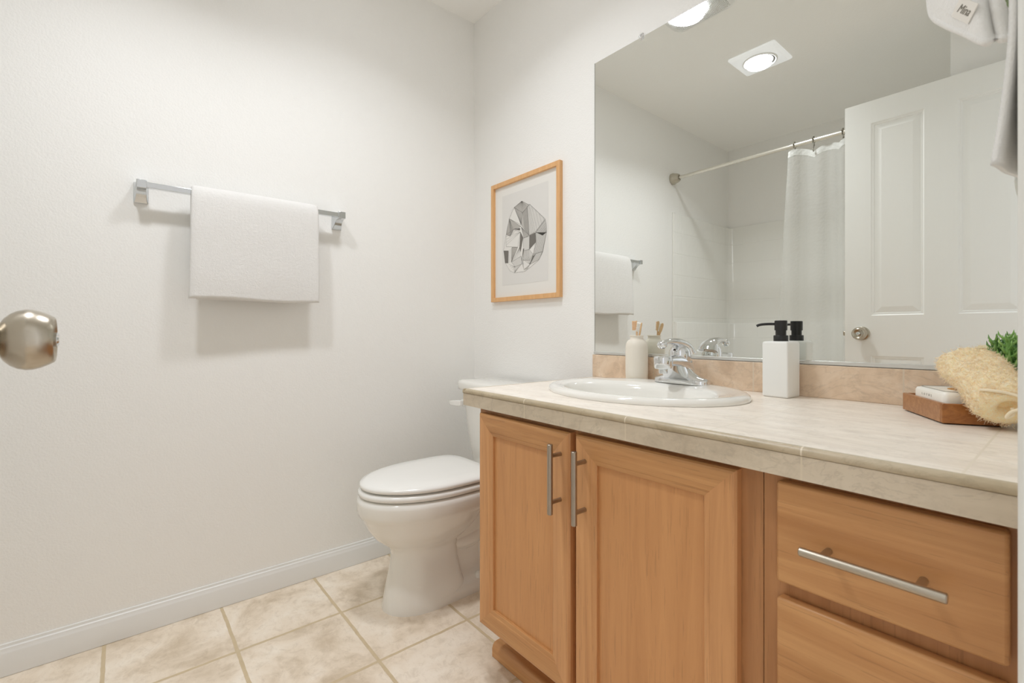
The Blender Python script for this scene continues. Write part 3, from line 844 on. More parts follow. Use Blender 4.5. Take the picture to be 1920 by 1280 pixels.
ART = {'cap': [(-0.0158, 0.1568), (-0.0669, 0.1401), (-0.0115, 0.1061), (0.0228, 0.1262), (0.027, 0.1323)], 'left_fan': [(-0.0669, 0.1401), (-0.0115, 0.1061), (-0.0202, 0.0565)],
 'white': [(-0.0669, 0.1401), (-0.0202, 0.0565), (-0.1012, 0.0971)], 'wing': [(-0.1012, 0.0971), (-0.0202, 0.0494), (-0.0691, 0.0461), (-0.0943, 0.0181), (-0.1223, 0.0313)],
 'd1': [(-0.0646, 0.0454), (-0.0267, 0.0433), (-0.0289, 0.0337)], 'mid': [(-0.0115, 0.1061), (0.0186, 0.1242), (0.0312, 0.0028), (0.0015, 0.0329), (-0.0202, 0.0565)],
 'fan': [(0.0186, 0.1256), (0.0354, 0.132), (0.1282, 0.0535), (0.0726, 0.0128), (0.0312, 0.0028)], 'diag': [(0.1282, 0.0535), (0.1368, 0.0211), (0.136, -0.0002), (0.1126, -0.0099), (0.0726, 0.0101)],
 'dark': [(0.0333, 0.0025), (0.0705, 0.009), (0.0726, -0.0312), (0.0333, -0.0562)], 'right': [(0.0726, 0.0087), (0.136, -0.0015), (0.1145, -0.0752), (0.0562, -0.08), (0.0746, -0.0315)],
 'tile': [(-0.0071, -0.0025), (0.0333, -0.0003), (0.0312, -0.0559), (-0.005, -0.0567)], 'd2': [(-0.0245, 0.0258), (-0.0071, 0.0003), (-0.0245, -0.0599), (-0.0311, -0.039)],
 'neck': [(-0.0202, 0.0479), (0.0312, 0.0028), (-0.0028, -0.0032)], 'd3': [(-0.1398, -0.0389), (-0.1059, -0.0434), (-0.1082, -0.0976), (-0.1294, -0.0953)],
 'm2': [(-0.0828, -0.0319), (-0.0422, -0.036), (-0.0851, -0.0958)], 'd4': [(0.0705, -0.0818), (0.0541, -0.0867), (0.0354, -0.1193)], 'd5': [(-0.0007, -0.0488), (-0.0071, -0.0479), (-0.0158, -0.0952)],
 'bot': [(-0.0851, -0.0958), (-0.0601, -0.1189), (-0.0158, -0.1122), (-0.0202, -0.0775)], 'm3': [(-0.0007, -0.1366), (0.0354, -0.1193), (0.0207, -0.1359)],
 'body': [(-0.0691, 0.0447), (-0.0245, 0.0258), (-0.0422, -0.036), (-0.1223, -0.0235), (-0.1223, 0.0298)], 'low': [(-0.0071, -0.0976), (0.0354, -0.1025), (0.0562, -0.08), (0.0312, -0.0559), (-0.005, -0.0567)],
 'br': [(0.0562, -0.08), (0.1145, -0.0752), (0.0927, -0.1051), (0.0354, -0.1193)],
 'outline': [(-0.0158, 0.1568), (0.027, 0.1323), (0.0354, 0.132), (0.1282, 0.0535), (0.1368, 0.0211), (0.136, -0.0002), (0.1145, -0.0725), (0.0927, -0.1051), (0.0807, -0.1119), (0.027, -0.1366), (0.0015, -0.1453), (-0.0646, -0.1451), (-0.0966, -0.1327), (-0.1294, -0.0938), (-0.1398, -0.0389), (-0.1223, 0.0313), (-0.1012, 0.0971), (-0.0669, 0.1401)]}
AX, AZ = 0.377, 1.3435
def art_poly(b, pts, y):
    vs = [b.verts.new((AX + p[0], y, AZ + p[1])) for p in pts]; b.faces.new(vs)
def art_line(b, p, q, wd, y):
    d = Vector((q[0] - p[0], q[1] - p[1])); L = d.length
    if L < 1e-6: return
    nx, nz = -d.y / L * wd / 2, d.x / L * wd / 2
    art_poly(b, [(p[0] + nx, p[1] + nz), (q[0] + nx, q[1] + nz), (q[0] - nx, q[1] - nz), (p[0] - nx, p[1] - nz)], y)
fills = {INK_W: ['outline'], INK_L: ['fan', 'diag', 'right', 'low', 'bot', 'br', 'tile'], INK_M: ['cap', 'left_fan', 'mid', 'wing', 'neck', 'm2', 'm3'], INK_D: ['d1', 'd2', 'd3', 'd4', 'd5', 'dark']}
y = -0.00655
b = NB(); inks = []
for mat, keys in fills.items():
    y -= 0.00012; inks.append(mat)
    for k in keys: art_poly(b, ART[k], y)
    b.faces.ensure_lookup_table()
    for f in b.faces:
        if f.material_index == 0 and not f.tag: f.material_index = len(inks) - 1; f.tag = True
first_line = len(b.faces); y -= 0.00012
lerp = lambda p, q, t: (p[0] + (q[0] - p[0]) * t, p[1] + (q[1] - p[1]) * t)
for k, pts in ART.items():
    for i in range(len(pts)):
        art_line(b, pts[i], pts[(i + 1) % len(pts)], 0.0009 if k != 'outline' else 0.0007, y)
def hatch(apex, p, q, n, wd=0.00065):
    for i in range(n): art_line(b, apex, lerp(p, q, (i + 0.5) / n), wd, y)
def hatch2(a0, a1, c0, c1, n, wd=0.0006):
    for i in range(n):
        t = (i + 0.5) / n; art_line(b, lerp(a0, a1, t), lerp(c0, c1, t), wd, y)
A = ART
hatch(A['cap'][0], A['cap'][1], A['cap'][2], 9); hatch(A['cap'][0], A['cap'][2], A['cap'][3], 8)
hatch(A['left_fan'][2], A['left_fan'][0], A['left_fan'][1], 9)
hatch2(A['mid'][0], A['mid'][1], A['mid'][3], A['mid'][2], 12)
hatch(A['wing'][0], A['wing'][2], A['wing'][3], 9); hatch2(A['wing'][0], A['wing'][1], A['wing'][4], A['wing'][3], 9)
hatch2(A['fan'][0], A['fan'][1], A['fan'][4], A['fan'][3], 4); hatch2(A['fan'][1], A['fan'][2], A['fan'][3], A['diag'][0], 4)
hatch2(A['diag'][4], A['diag'][0], A['diag'][3], A['diag'][2], 12); hatch2(A['diag'][4], A['diag'][3], A['diag'][0], A['diag'][2], 5)
hatch2(A['right'][0], A['right'][1], A['right'][3], A['right'][2], 14)
hatch2(A['low'][4], A['low'][3], A['low'][0], A['low'][1], 8)
hatch2(A['br'][0], A['br'][1], A['br'][3], A['br'][2], 8)
hatch(A['m2'][2], A['m2'][0], A['m2'][1], 6); hatch(A['neck'][0], A['neck'][1], A['neck'][2], 6)
hatch(A['bot'][1], (-0.1082, -0.0976), (-0.0646, -0.1451), 5); hatch((-0.0646, -0.1451), A['bot'][1], A['bot'][2], 5)
hatch2((-0.0202, -0.0775), (-0.0071, -0.0976), (-0.0158, -0.1122), (0.0015, -0.1453), 5); hatch((-0.0311, -0.039), (-0.0851, -0.0958), (-0.0202, -0.0775), 6)
hatch2((-0.1059, -0.0434), (-0.0828, -0.0319), (-0.1082, -0.0976), (-0.0851, -0.0958), 3); hatch((0.0354, -0.1193), (0.0562, -0.08), (-0.0071, -0.0976), 6)
hatch(A['body'][1], A['body'][3], A['body'][4], 4, 0.0005)
b.faces.ensure_lookup_table()
for f in b.faces[first_line:]: f.material_index = len(inks)
drawing = obj('ink_drawing', b, inks[0], pr_, label='grey faceted stone drawing')
for mat in inks[1:] + [INK_LINE]: drawing.data.materials.append(mat)

# ------------------------------------------------------------------ towel bar and bath towel
BY0, BY1, BZ, BX = -1.278, -0.668, 1.392, 0.056
bar = thing('towel_bar', (0.0, -0.973, BZ), 'chrome square towel bar on the left wall', 'towel bar')
b = NB(); box(b, BX - 0.0085, BX + 0.0085, BY0 + 0.004, BY1 - 0.004, BZ - 0.0085, BZ + 0.0085)
obj('bar', b, CHROME2, bar, 0.001)
for yc in (BY0, BY1):
    b = NB()
    rs_ = []
    for x, hy, z0, z1 in ((0.0005, 0.0185, -0.047, 0.017), (0.006, 0.0185, -0.047, 0.017), (0.010, 0.0165, -0.043, 0.0165), (0.018, 0.0148, -0.034, 0.0155), (0.028, 0.0138, -0.024, 0.0145),
                          (0.040, 0.0132, -0.0165, 0.0138), (0.050, 0.0130, -0.0130, 0.0135), (BX + 0.0125, 0.0130, -0.0125, 0.0132)):
        rs_.append([(x, yc - hy, BZ + z0), (x, yc + hy, BZ + z0), (x, yc + hy, BZ + z1), (x, yc - hy, BZ + z1)])
    loft(b, rs_)
    obj('bracket', b, CHROME2, bar, 0.0015)

def drape(b, y0, y1, path, thick, nv, amp, seed, flare=None):
    """folded cloth: closed cross section along path, extruded from y0 to y1 with soft noise"""
    C = catmull(path, 9); n = len(C)
    rings = []
    for j in range(nv + 1):
        v = j / nv; yy = y0 + (y1 - y0) * v
        left, right = [], []
        for i in range(n):
            p = C[i]; d = (C[min(i + 1, n - 1)] - C[max(i - 1, 0)]).normalized()
            nr = Vector((d.z, 0, -d.x))
            th = thick * 0.5
            e = min(v, 1 - v) * nv
            if e < 3: th *= math.sqrt(max(0.12, 1 - (1 - e / 3) ** 2))
            q = Vector((p.x, yy, p.z))
            nz = noise.noise(q * 9 + Vector((seed, 0, 0))) * amp * 2.2 + noise.noise(q * 30 + Vector((seed, 3, 0))) * amp
            fl = (flare(i / (n - 1), v) if flare else Vector((0, 0, 0)))
            right.append(q + nr * (th + nz) + fl); left.append(q - nr * (th - nz * 0.3) + fl)
        ends = []
        dt = (C[-1] - C[-2]).normalized(); db = (C[0] - C[1]).normalized()
        ring = right + [right[-1] * 0.78 + left[-1] * 0.22 + dt * thick * 0.4, right[-1] * 0.5 + left[-1] * 0.5 + dt * thick * 0.52, right[-1] * 0.22 + left[-1] * 0.78 + dt * thick * 0.4]
        ring += left[::-1] + [left[0] * 0.7 + right[0] * 0.3 + db * thick * 0.3, left[0] * 0.3 + right[0] * 0.7 + db * thick * 0.3]
        rings.append(ring)
    loft(b, rings)

TZ = BZ + 0.0085
def fl_t(u, v):
    s = Vector((0, 0, 0))
    if u > 0.5:
        k = (u - 0.5) * 2
        s.y -= 0.010 * k * (1 - v); s.z += 0.003 * k * math.sin(v * 7); s.x += 0.006 * k * math.sin(v * 5 + 1)
    return s
towel = thing('bath_towel', (BX, -0.955, 1.06), 'white terry towel folded over the towel bar on the left wall', 'towel')
b = NB()
drape(b, -1.152, -0.760, [(0.033, 0, 1.125), (0.034, 0, 1.22), (0.036, 0, 1.34), (0.041, 0, TZ - 0.010), (BX, 0, TZ + 0.009), (0.072, 0, TZ - 0.010), (0.079, 0, 1.34), (0.083, 0, 1.22), (0.086, 0, 1.12), (0.085, 0, 1.055)],
      0.014, 70, 0.0012, 1.0, fl_t)
obj('outer_fold', b, TERRY, towel, smooth=180)
b = NB()
drape(b, -1.140, -0.790, [(0.036, 0, 1.10), (0.040, 0, 1.22), (0.046, 0, 1.33), (0.050, 0, 1.36), (0.064, 0, 1.36), (0.067, 0, 1.33), (0.070, 0, 1.22), (0.072, 0, 1.10), (0.072, 0, 1.052)], 0.009, 50, 0.0008, 7.0)
obj('inner_fold', b, TERRY, towel, smooth=180)

# ------------------------------------------------------------------ toilet
TCX = 0.388
toi = thing('toilet', (TCX, -0.36, 0.0), 'white two-piece toilet with closed lid beside the vanity', 'toilet')
def egg(yf_, yb_, ymid, hw, z, nb=3.2, nf=2.0, seg=64):
    o = []
    for i in range(seg):
        t = 2 * math.pi * i / seg; c, s = math.cos(t), math.sin(t)
        if s < 0: x = hw * math.copysign(abs(c) ** (2 / nf), c); y_ = ymid + (ymid - yf_) * -abs(s) ** (2 / nf)
        else: x = hw * math.copysign(abs(c) ** (2 / nb), c); y_ = ymid + (yb_ - ymid) * abs(s) ** (2 / nb)
        o.append((TCX + x, y_, z))
    return o
b = NB()
# front pedestal column and bowl
lev_ = [(-0.644, -0.350, -0.50, 0.104, 0.0, 5), (-0.644, -0.350, -0.50, 0.104, 0.010, 5), (-0.640, -0.356, -0.50, 0.1005, 0.03, 5), (-0.632, -0.372, -0.50, 0.093, 0.075, 5), (-0.617, -0.385, -0.50, 0.082, 0.14, 5),
        (-0.613, -0.385, -0.50, 0.081, 0.18, 4.5), (-0.617, -0.375, -0.50, 0.085, 0.205, 3.5), (-0.642, -0.345, -0.49, 0.103, 0.225, 3), (-0.672, -0.315, -0.48, 0.128, 0.25, 2.6), (-0.697, -0.29, -0.47, 0.152, 0.285, 2.5),
        (-0.711, -0.275, -0.46, 0.168, 0.315, 2.5), (-0.7185, -0.262, -0.455, 0.1755, 0.328, 2.6), (-0.7245, -0.25, -0.455, 0.1815, 0.336, 2.8), (-0.7275, -0.245, -0.455, 0.1845, 0.348, 3), (-0.728, -0.24, -0.455, 0.185, 0.375, 3), (-0.726, -0.24, -0.455, 0.183, 0.389, 3), (-0.715, -0.245, -0.455, 0.172, 0.394, 3)]
loft(b, [egg(a, bk, m, hw, z, nb) for a, bk, m, hw, z, nb in lev_])
# deck under the tank
loft(b, [rrect(TCX, -0.165, hx_, hy_, 0.03, z) for hx_, hy_, z in ((0.07, 0.13, 0.10), (0.085, 0.135, 0.22), (0.115, 0.14, 0.30), (0.15, 0.145, 0.345), (0.158, 0.145, 0.380), (0.154, 0.142, 0.386))])
# foot slab
loft(b, [rrect(TCX, (-0.53 - 0.17) / 2, hx_, 0.18 + d_, 0.05, z) for hx_, d_, z in ((0.102, 0, 0.0), (0.102, 0, 0.024), (0.098, -0.003, 0.036), (0.088, -0.012, 0.044), (0.070, -0.025, 0.058), (0.056, -0.04, 0.085))])
# trapway body: a waist behind the front column that widens up into the bowl and down into the foot
loft(b, [rrect(TCX, (y0_ + y1_) / 2, hx_, (y1_ - y0_) / 2, 0.035, z) for hx_, y0_, y1_, z in ((0.080, -0.46, -0.16, 0.02), (0.066, -0.45, -0.155, 0.055), (0.056, -0.45, -0.15, 0.10), (0.056, -0.46, -0.15, 0.15), (0.064, -0.47, -0.15, 0.19), (0.084, -0.48, -0.16, 0.23), (0.112, -0.48, -0.18, 0.27), (0.140, -0.47, -0.20, 0.31))])
for s in (-1, 1):
    tube(b, catmull([(TCX + s * 0.018, -0.47, 0.225), (TCX + s * 0.026, -0.40, 0.190), (TCX + s * 0.032, -0.335, 0.185), (TCX + s * 0.036, -0.275, 0.215), (TCX + s * 0.036, -0.225, 0.265), (TCX + s * 0.034, -0.18, 0.270), (TCX + s * 0.034, -0.155, 0.19), (TCX + s * 0.034, -0.15, 0.04)], 6),
         [0.038 + 0.008 * min(i, 14) / 14 for i in range(43)], 24)
bowl = obj('bowl', b, PORC, toi, smooth=60)
for s in (-1, 1):
    b = NB(); lathe(b, [(0.0145, 0), (0.0140, 0.006), (0.0115, 0.016), (0.007, 0.020), (0.0005, 0.0215)], (TCX + s * 0.083, -0.312, 0.043), (0, 0, 1), 24)
    obj('bolt_cap', b, SEATP, bowl)
b = NB()
loft(b, [egg(f_, -0.262, -0.455, hw, z, 4.0) for f_, hw, z in ((-0.716, 0.172, 0.397), (-0.723, 0.180, 0.400), (-0.725, 0.182, 0.408), (-0.722, 0.179, 0.4155), (-0.712, 0.170, 0.418))])
obj('seat', b, SEATP, toi, smooth=60)
b = NB()
loft(b, [egg(f_, bk, -0.455, hw, z, 5.0) for f_, bk, hw, z in ((-0.710, -0.268, 0.170, 0.4225), (-0.718, -0.264, 0.177, 0.4255), (-0.720, -0.262, 0.179, 0.432), (-0.717, -0.264, 0.176, 0.438), (-0.700, -0.275, 0.162, 0.4425), (-0.64, -0.31, 0.115, 0.4455), (-0.56, -0.38, 0.05, 0.4465))])
obj('seat_lid', b, SEATP, toi, smooth=60)
for s in (-1, 1):
    b = NB(); tube(b, [(TCX + s * 0.075 - 0.02, -0.252, 0.408), (TCX + s * 0.075 + 0.02, -0.252, 0.408)], 0.011, 16)
    obj('hinge', b, SEATP, toi)
def tank_ring(hw, yf_, z, bow=0.020, r=0.03):
    base = rrect(TCX, (yf_ - 0.018) / 2, hw, (-0.018 - yf_) / 2, r, z, 6)
    return [(x, y_ - (bow * (1 - ((x - TCX) / hw) ** 2) if y_ < (yf_ - 0.018) / 2 else 0.0), zz) for x, y_, zz in base]
def dens(ring):  # add points along the long sides so that the bow reads
    o = []
    n = len(ring)
    for i in range(n):
        p, q = Vector(ring[i]), Vector(ring[(i + 1) % n])
        k = max(1, int((q - p).length / 0.03))
        for j in range(k): o.append(tuple(p.lerp(q, j / k)))
    return o
def tank_loft(levels):
    rings = []
    for hw, yf_, z, bow in levels:
        o = []
        N_ = 88
        x_h = hw; yb_ = -0.018
        ym = (yf_ + yb_) / 2; hh = (yb_ - yf_) / 2
        for i in range(N_):
            t = 2 * math.pi * i / N_; c, s = math.cos(t), math.sin(t); e = 2 / 7.0
            xx = x_h * math.copysign(abs(c) ** e, c); yy = ym + hh * math.copysign(abs(s) ** e, s)
            if s < 0: yy -= bow * (1 - (xx / x_h) ** 2) * abs(s) ** e
            o.append((TCX + xx, yy, z))
        rings.append(o)
    return rings
b = NB()
loft(b, tank_loft([(0.165, -0.165, 0.388, 0.020), (0.176, -0.172, 0.40, 0.022), (0.190, -0.180, 0.47, 0.022), (0.208, -0.188, 0.58, 0.022), (0.222, -0.194, 0.692, 0.022)]))
obj('tank', b, PORC, toi, smooth=60)
b = NB()
loft(b, tank_loft([(0.232, -0.200, 0.694, 0.024), (0.242, -0.207, 0.697, 0.024), (0.244, -0.209, 0.706, 0.024), (0.244, -0.209, 0.722, 0.024), (0.240, -0.206, 0.732, 0.024), (0.228, -0.196, 0.7375, 0.022), (0.15, -0.15, 0.7405, 0.012)]))
obj('tank_lid', b, PORC, toi, smooth=60)
b = NB()
lathe(b, [(0.0005, 0), (0.016, 0), (0.016, 0.007), (0.013, 0.010), (0.0005, 0.010)], (TCX - 0.185, -0.196, 0.640), (0, -1, 0), 24)
rings = []
for t in range(9):
    u = t / 8
    x = TCX - 0.178 - 0.075 * u; yy = -0.214 - 0.012 * math.sin(u * 2.2); hz = 0.0115 - 0.005 * u + 0.002 * math.sin(u * 3.1); hy_ = 0.007 - 0.0028 * u
    rings.append([(x, yy - hy_, 0.640 - hz - 0.004 * u), (x, yy + hy_, 0.640 - hz - 0.004 * u), (x, yy + hy_, 0.640 + hz - 0.004 * u), (x, yy - hy_, 0.640 + hz - 0.004 * u)])
loft(b, rings)
obj('flush_lever', b, SEATP, toi, 0.002)

# ------------------------------------------------------------------ toothbrush jar and brushes
JX, JY = 0.978, -0.0535
jar = thing('toothbrush_jar', (JX, JY, CT), 'cream ceramic bottle jar holding two toothbrushes behind the sink', 'jar')
b = NB()
lathe(b, [(0.0005, 0.0005), (0.031, 0.0005), (0.0335, 0.003), (0.0350, 0.03), (0.0352, 0.075), (0.0350, 0.112), (0.0330, 0.124), (0.0285, 0.132), (0.0235, 0.1355), (0.0205, 0.1385), (0.0200, 0.1450),
          (0.0215, 0.1475), (0.0222, 0.1490), (0.0215, 0.1500), (0.0190, 0.1495), (0.0175, 0.1465), (0.0175, 0.130), (0.027, 0.115), (0.029, 0.02), (0.0005, 0.015)], (JX, JY, CT), (0, 0, 1), 56)
obj('jar_body', b, CREAM, jar, smooth=50)
def brush(base, tip, face, mat, label):
    base, tip = Vector(base), Vector(tip)
    t = thing('toothbrush', base, label, 'toothbrush', 'toothbrushes in the jar')
    d = (tip - base).normalized(); f = (Vector(face) - d * d.dot(Vector(face))).normalized(); s = d.cross(f)
    L = (tip - base).length
    b = NB(); rings = []
    for u, wd, th in ((0, 0.0030, 0.0028), (0.03, 0.0042, 0.0032), (0.30, 0.0052, 0.0036), (0.55, 0.0045, 0.0034), (0.70, 0.0032, 0.0030), (0.79, 0.0034, 0.0029), (0.84, 0.0052, 0.0028), (0.90, 0.0060, 0.0027), (0.96, 0.0055, 0.0025), (0.99, 0.0036, 0.0022), (1.0, 0.0012, 0.0010)):
        p = base + d * L * u
        rings.append([p + s * wd * math.cos(a) + f * th * math.sin(a) for a in [2 * math.pi * k / 14 for k in range(14)]])
    loft(b, rings); obj('handle', b, BAMBOO, t)
    b = NB()
    for iu in range(8):
        for iv in range(3):
            p = base + d * L * (0.825 + 0.155 * iu / 7) + s * (iv - 1) * 0.0030 + f * 0.0022
            tube(b, [p, p + f * (0.0105 + 0.0012 * ((iu + iv) % 2)) + d * 0.0004], 0.0014, 6)
    obj('bristles', b, mat, t)
brush((JX + 0.006, JY - 0.002, CT + 0.030), (JX + 0.008, JY - 0.012, CT + 0.197), (-0.75, -0.65, 0), BRIST_A, 'bamboo toothbrush with amber bristles, upright in the cream jar')
brush((JX - 0.020, JY + 0.006, CT + 0.030), (JX + 0.026, JY - 0.010, CT + 0.190), (-0.80, -0.45, 0.2), BRIST_W, 'bamboo toothbrush with white bristles, leaning in the cream jar')

# ------------------------------------------------------------------ soap dispenser
DA = math.radians(-5)
DCX, DCY = 1.4085, -0.0555
disp = thing('soap_dispenser', (DCX, DCY, CT), 'white square soap dispenser with black pump on the counter', 'soap dispenser')
def rotz(pts, a, c): return [(c[0] + (x * math.cos(a) - y_ * math.sin(a)), c[1] + (x * math.sin(a) + y_ * math.cos(a)), z) for x, y_, z in pts]
b = NB()
rs_ = []
for h_, z in ((0.0285, 0.0005), (0.0305, 0.002), (0.0308, 0.006), (0.0308, 0.132), (0.0300, 0.1358), (0.0270, 0.1375), (0.02, 0.138)):
    rs_.append(rotz([(x, y_ * 1.0, z + CT) for x, y_, z in rrect(0, 0, h_, h_ * 1.02, 0.0035, z, 4)], DA, (DCX, DCY)))
loft(b, rs_); obj('bottle', b, CERAM, disp, smooth=50)
b = NB()
lathe(b, [(0.0005, 0), (0.0165, 0), (0.0165, 0.0135), (0.0155, 0.0150), (0.0120, 0.0150), (0.0120, 0.0275), (0.0142, 0.0275), (0.0142, 0.0505), (0.0130, 0.0520), (0.0005, 0.0522)], (DCX, DCY, CT + 0.1375), (0, 0, 1), 40)
pump = obj('pump', b, BLACK, disp)
b = NB()
nd = Vector((-0.915, -0.40, 0)).normalized()
P0 = Vector((DCX, DCY, CT + 0.1375 + 0.0425))
tube(b, catmull([P0, P0 + nd * 0.018 + Vector((0, 0, 0.0008)), P0 + nd * 0.036 + Vector((0, 0, 0.0004)), P0 + nd * 0.048 + Vector((0, 0, -0.0014)), P0 + nd * 0.054 + Vector((0, 0, -0.0045))], 6), 0.0033, 14)
obj('nozzle', b, BLACK, pump)

# ------------------------------------------------------------------ tray, soap, loofah, plant
U = Vector((0.5, -0.866, 0)); V = Vector((0.866, 0.5, 0))
T0 = Vector((1.653, -0.083, CT))
TL, TW, TH = 0.163, 0.088, 0.036
tray = thing('soap_tray', (T0 + U * TL / 2 + V * TW / 2), 'small brown wooden tray under the soap on the counter', 'tray')
def obox(b, o, u0, u1, v0, v1, z0, z1):
    vs = [b.verts.new(o + U * u + V * v + Vector((0, 0, z))) for z in (z0, z1) for u, v in ((u0, v0), (u1, v0), (u1, v1), (u0, v1))]
    for f in ((0, 3, 2, 1), (4, 5, 6, 7), (0, 1, 5, 4), (1, 2, 6, 5), (2, 3, 7, 6), (3, 0, 4, 7)): b.faces.new([vs[i] for i in f])
b = NB(); th = 0.008
obox(b, T0, 0, TL - th, 0, th, 0.002, TH)
obj('tray_side', b, WALNUT, tray, 0.0012)
b = NB(); obox(b, T0, 0, TL - th, TW - th, TW, 0.002, TH)
obj('tray_side', b, WALNUT, tray, 0.0012)
b = NB()
obox(b, T0, TL - th, TL, 0.0, TW, 0.002, TH)
obj('tray_end', b, WALNUT_END, tray, 0.0012)
b = NB(); obox(b, T0, 0, th, th, TW - th, 0.002, TH)
obj('tray_end', b, WALNUT_END, tray, 0.0012)
b = NB(); obox(b, T0, 0.004, TL - 0.004, 0.004, TW - 0.004, 0.002, 0.010)
obj('tray_base', b, WALNUT, tray)
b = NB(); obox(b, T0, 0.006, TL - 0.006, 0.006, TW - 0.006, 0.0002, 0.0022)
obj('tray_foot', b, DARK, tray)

S0 = T0 + U * 0.028 + V * 0.0085
SL, SW = 0.118, 0.068
soap = thing('wrapped_soap', (S0 + U * SL / 2 + V * SW / 2 + Vector((0, 0, 0.010))), 'white wrapped soap bar with amber seal in the wooden tray', 'soap')
b = NB()
cc = S0 + U * SL / 2 + V * SW / 2
def srr(hu, hv, r, z): return [tuple(cc + U * x + V * y_ + Vector((0, 0, z))) for x, y_, _ in rrect(0, 0, hu, hv, r, 0, 6)]
loft(b, [srr(SL / 2 - 0.006, SW / 2 - 0.006, 0.006, 0.0105), srr(SL / 2 - 0.001, SW / 2 - 0.001, 0.008, 0.014), srr(SL / 2, SW / 2, 0.009, 0.022), srr(SL / 2, SW / 2, 0.009, 0.048), srr(SL / 2 - 0.002, SW / 2 - 0.002, 0.009, 0.0525), srr(SL / 2 - 0.009, SW / 2 - 0.009, 0.008, 0.0545)])
obj('wrapper', b, SOAPW, soap, smooth=50)
b = NB()
for w_ in (0.0,):
    tube(b, [tuple(Vector(p) + Vector((0, 0, 0.0002))) for p in srr(SL / 2 - 0.007, SW / 2 - 0.007, 0.008, 0.0545)[0:]] + [srr(SL / 2 - 0.007, SW / 2 - 0.007, 0.008, 0.0547)[0]], 0.0006, 6)
obj('wrapper_fold', b, GREYINK, soap)
b = NB(); lathe(b, [(0.0005, 0), (0.017, 0), (0.017, 0.0014), (0.0145, 0.0022), (0.013, 0.0014), (0.0005, 0.0014)], tuple(cc + U * 0.004 + V * 0.012 + Vector((0, 0, 0.0546))), (0, 0, 1), 36)
obj('seal', b, AMBER, soap, label='round amber seal')
mt = Matrix.Identity(4)
# lettering reads along U on the face turned to -V
o_ = cc - V * (SW / 2 + 0.0003) - U * 0.004 + Vector((0, 0, 0.0425))
for r_, vec in enumerate((U, Vector((0, 0, 1)), -V)):
    for k in range(3): mt[k][r_] = vec[k]
for k in range(3): mt[k][3] = o_[k]
text_mesh('L   O   T   U   S', 0.0060, GREYINK, mt, 'lettering', soap)

LA, LB = Vector((1.7545, -0.116, 0.8850)), Vector((1.8170, -0.233, 0.8190))
loo = thing('loofah', (LA + LB) / 2, 'tan fibrous loofah leaning on the soap and tray', 'loofah')
ld = (LB - LA).normalized(); lu = Vector((0, 0, 1)); lu = (lu - ld * lu.dot(ld)).normalized(); lv = ld.cross(lu)
LL = (LB - LA).length
random.seed(4)
def pad(p):
    # the soft sponge rests on the soap, on the tray's edge and on the counter
    d = p - T0; u, v = d.dot(U), d.dot(V)
    lo = CT + 0.0045
    if -0.004 < u < TL + 0.006 and -0.004 < v < TW + 0.006: lo = CT + TH + 0.0055
    e = p - cc; u, v = e.dot(U), e.dot(V)
    if abs(u) < SL / 2 + 0.004 and abs(v) < SW / 2 + 0.004: lo = CT + 0.0600
    if p.z < lo: p.z = lo
def loo_pt(t, a, rs=1.0, raw=False):
    w_ = 0.0455 - 0.0055 * t; h_ = 0.0325 + 0.0015 * t
    e = 1.0
    if t < 0.05: e = 0.94 + 1.2 * t
    if t > 0.92: e = 0.78 + 0.22 * math.sqrt(max(0, (1 - t) / 0.08))
    p = LA + ld * LL * t + (lv * w_ * math.cos(a) + lu * h_ * math.sin(a)) * e * rs
    if raw: return p
    pad(p)
    k = noise.noise(p * 60) * 0.0028 + noise.noise(p * 190) * 0.0030 + noise.noise(p * 24) * 0.0045
    return p + (lv * math.cos(a) + lu * math.sin(a)) * k
b = NB()
rings = [[loo_pt(i / 60, 2 * math.pi * k / 110) for k in range(110)] for i in range(61)]
e1 = [[LA + ld * LL * (1.0 - dpt) + (lv * 0.038 * math.cos(a) + lu * 0.032 * math.sin(a)) * rs for a in [2 * math.pi * k / 110 for k in range(110)]] for rs, dpt in ((0.62, -0.012), (0.40, 0.02), (0.30, 0.12))]
e0 = [[LA + ld * LL * dpt + (lv * 0.0455 * math.cos(a) + lu * 0.0325 * math.sin(a)) * rs for a in [2 * math.pi * k / 110 for k in range(110)]] for rs, dpt in ((0.30, 0.10), (0.50, 0.04), (0.72, -0.02))]
loft(b, e0 + rings + e1)
for i in range(4200):
    t = random.random(); a = random.random() * 2 * math.pi
    p = loo_pt(t, a) ; nrm = (lv * math.cos(a) + lu * math.sin(a))
    d = (Vector((random.gauss(0, 1), random.gauss(0, 1), random.gauss(0, 1))).normalized() + nrm * 0.35).normalized()
    L_ = random.uniform(0.004, 0.010)
    q0, q1, q2 = p - d * 0.001, p + d * L_ * 0.5 + nrm * 0.0008, p + d * L_
    if q2.z < CT + 0.001: continue
    tube(b, [q0, q1, q2], [0.00028, 0.00024, 0.00012], 3, False)
obj('fibre_body', b, LOOF, loo, smooth=60)
b = NB()
s_ = loo_pt(0.63, math.pi * 0.62, 1.06, True)
ends = LB + ld * 0.004
pts = [loo_pt(0.88, 0.66, 0.98, True), loo_pt(0.895, 0.70, 1.10, True), loo_pt(0.94, 0.86, 1.12, True), loo_pt(0.975, 1.05, 1.12, True), loo_pt(1.0, 1.35, 1.12, True), loo_pt(1.05, 1.7, 1.0, True),
       LB + ld * 0.014 + lu * 0.013 - lv * 0.006, LB + ld * 0.015 + lu * 0.004 + lv * 0.006, LB + ld * 0.016 - lu * 0.006 + lv * 0.010, LB + ld * 0.013 - lu * 0.002 + lv * 0.002, LB + ld * 0.004 + lu * 0.004]
tube(b, catmull(pts, 8), 0.0024, 10)
obj('hanging_cord', b, CORD, loo, label='off-white cotton cord')

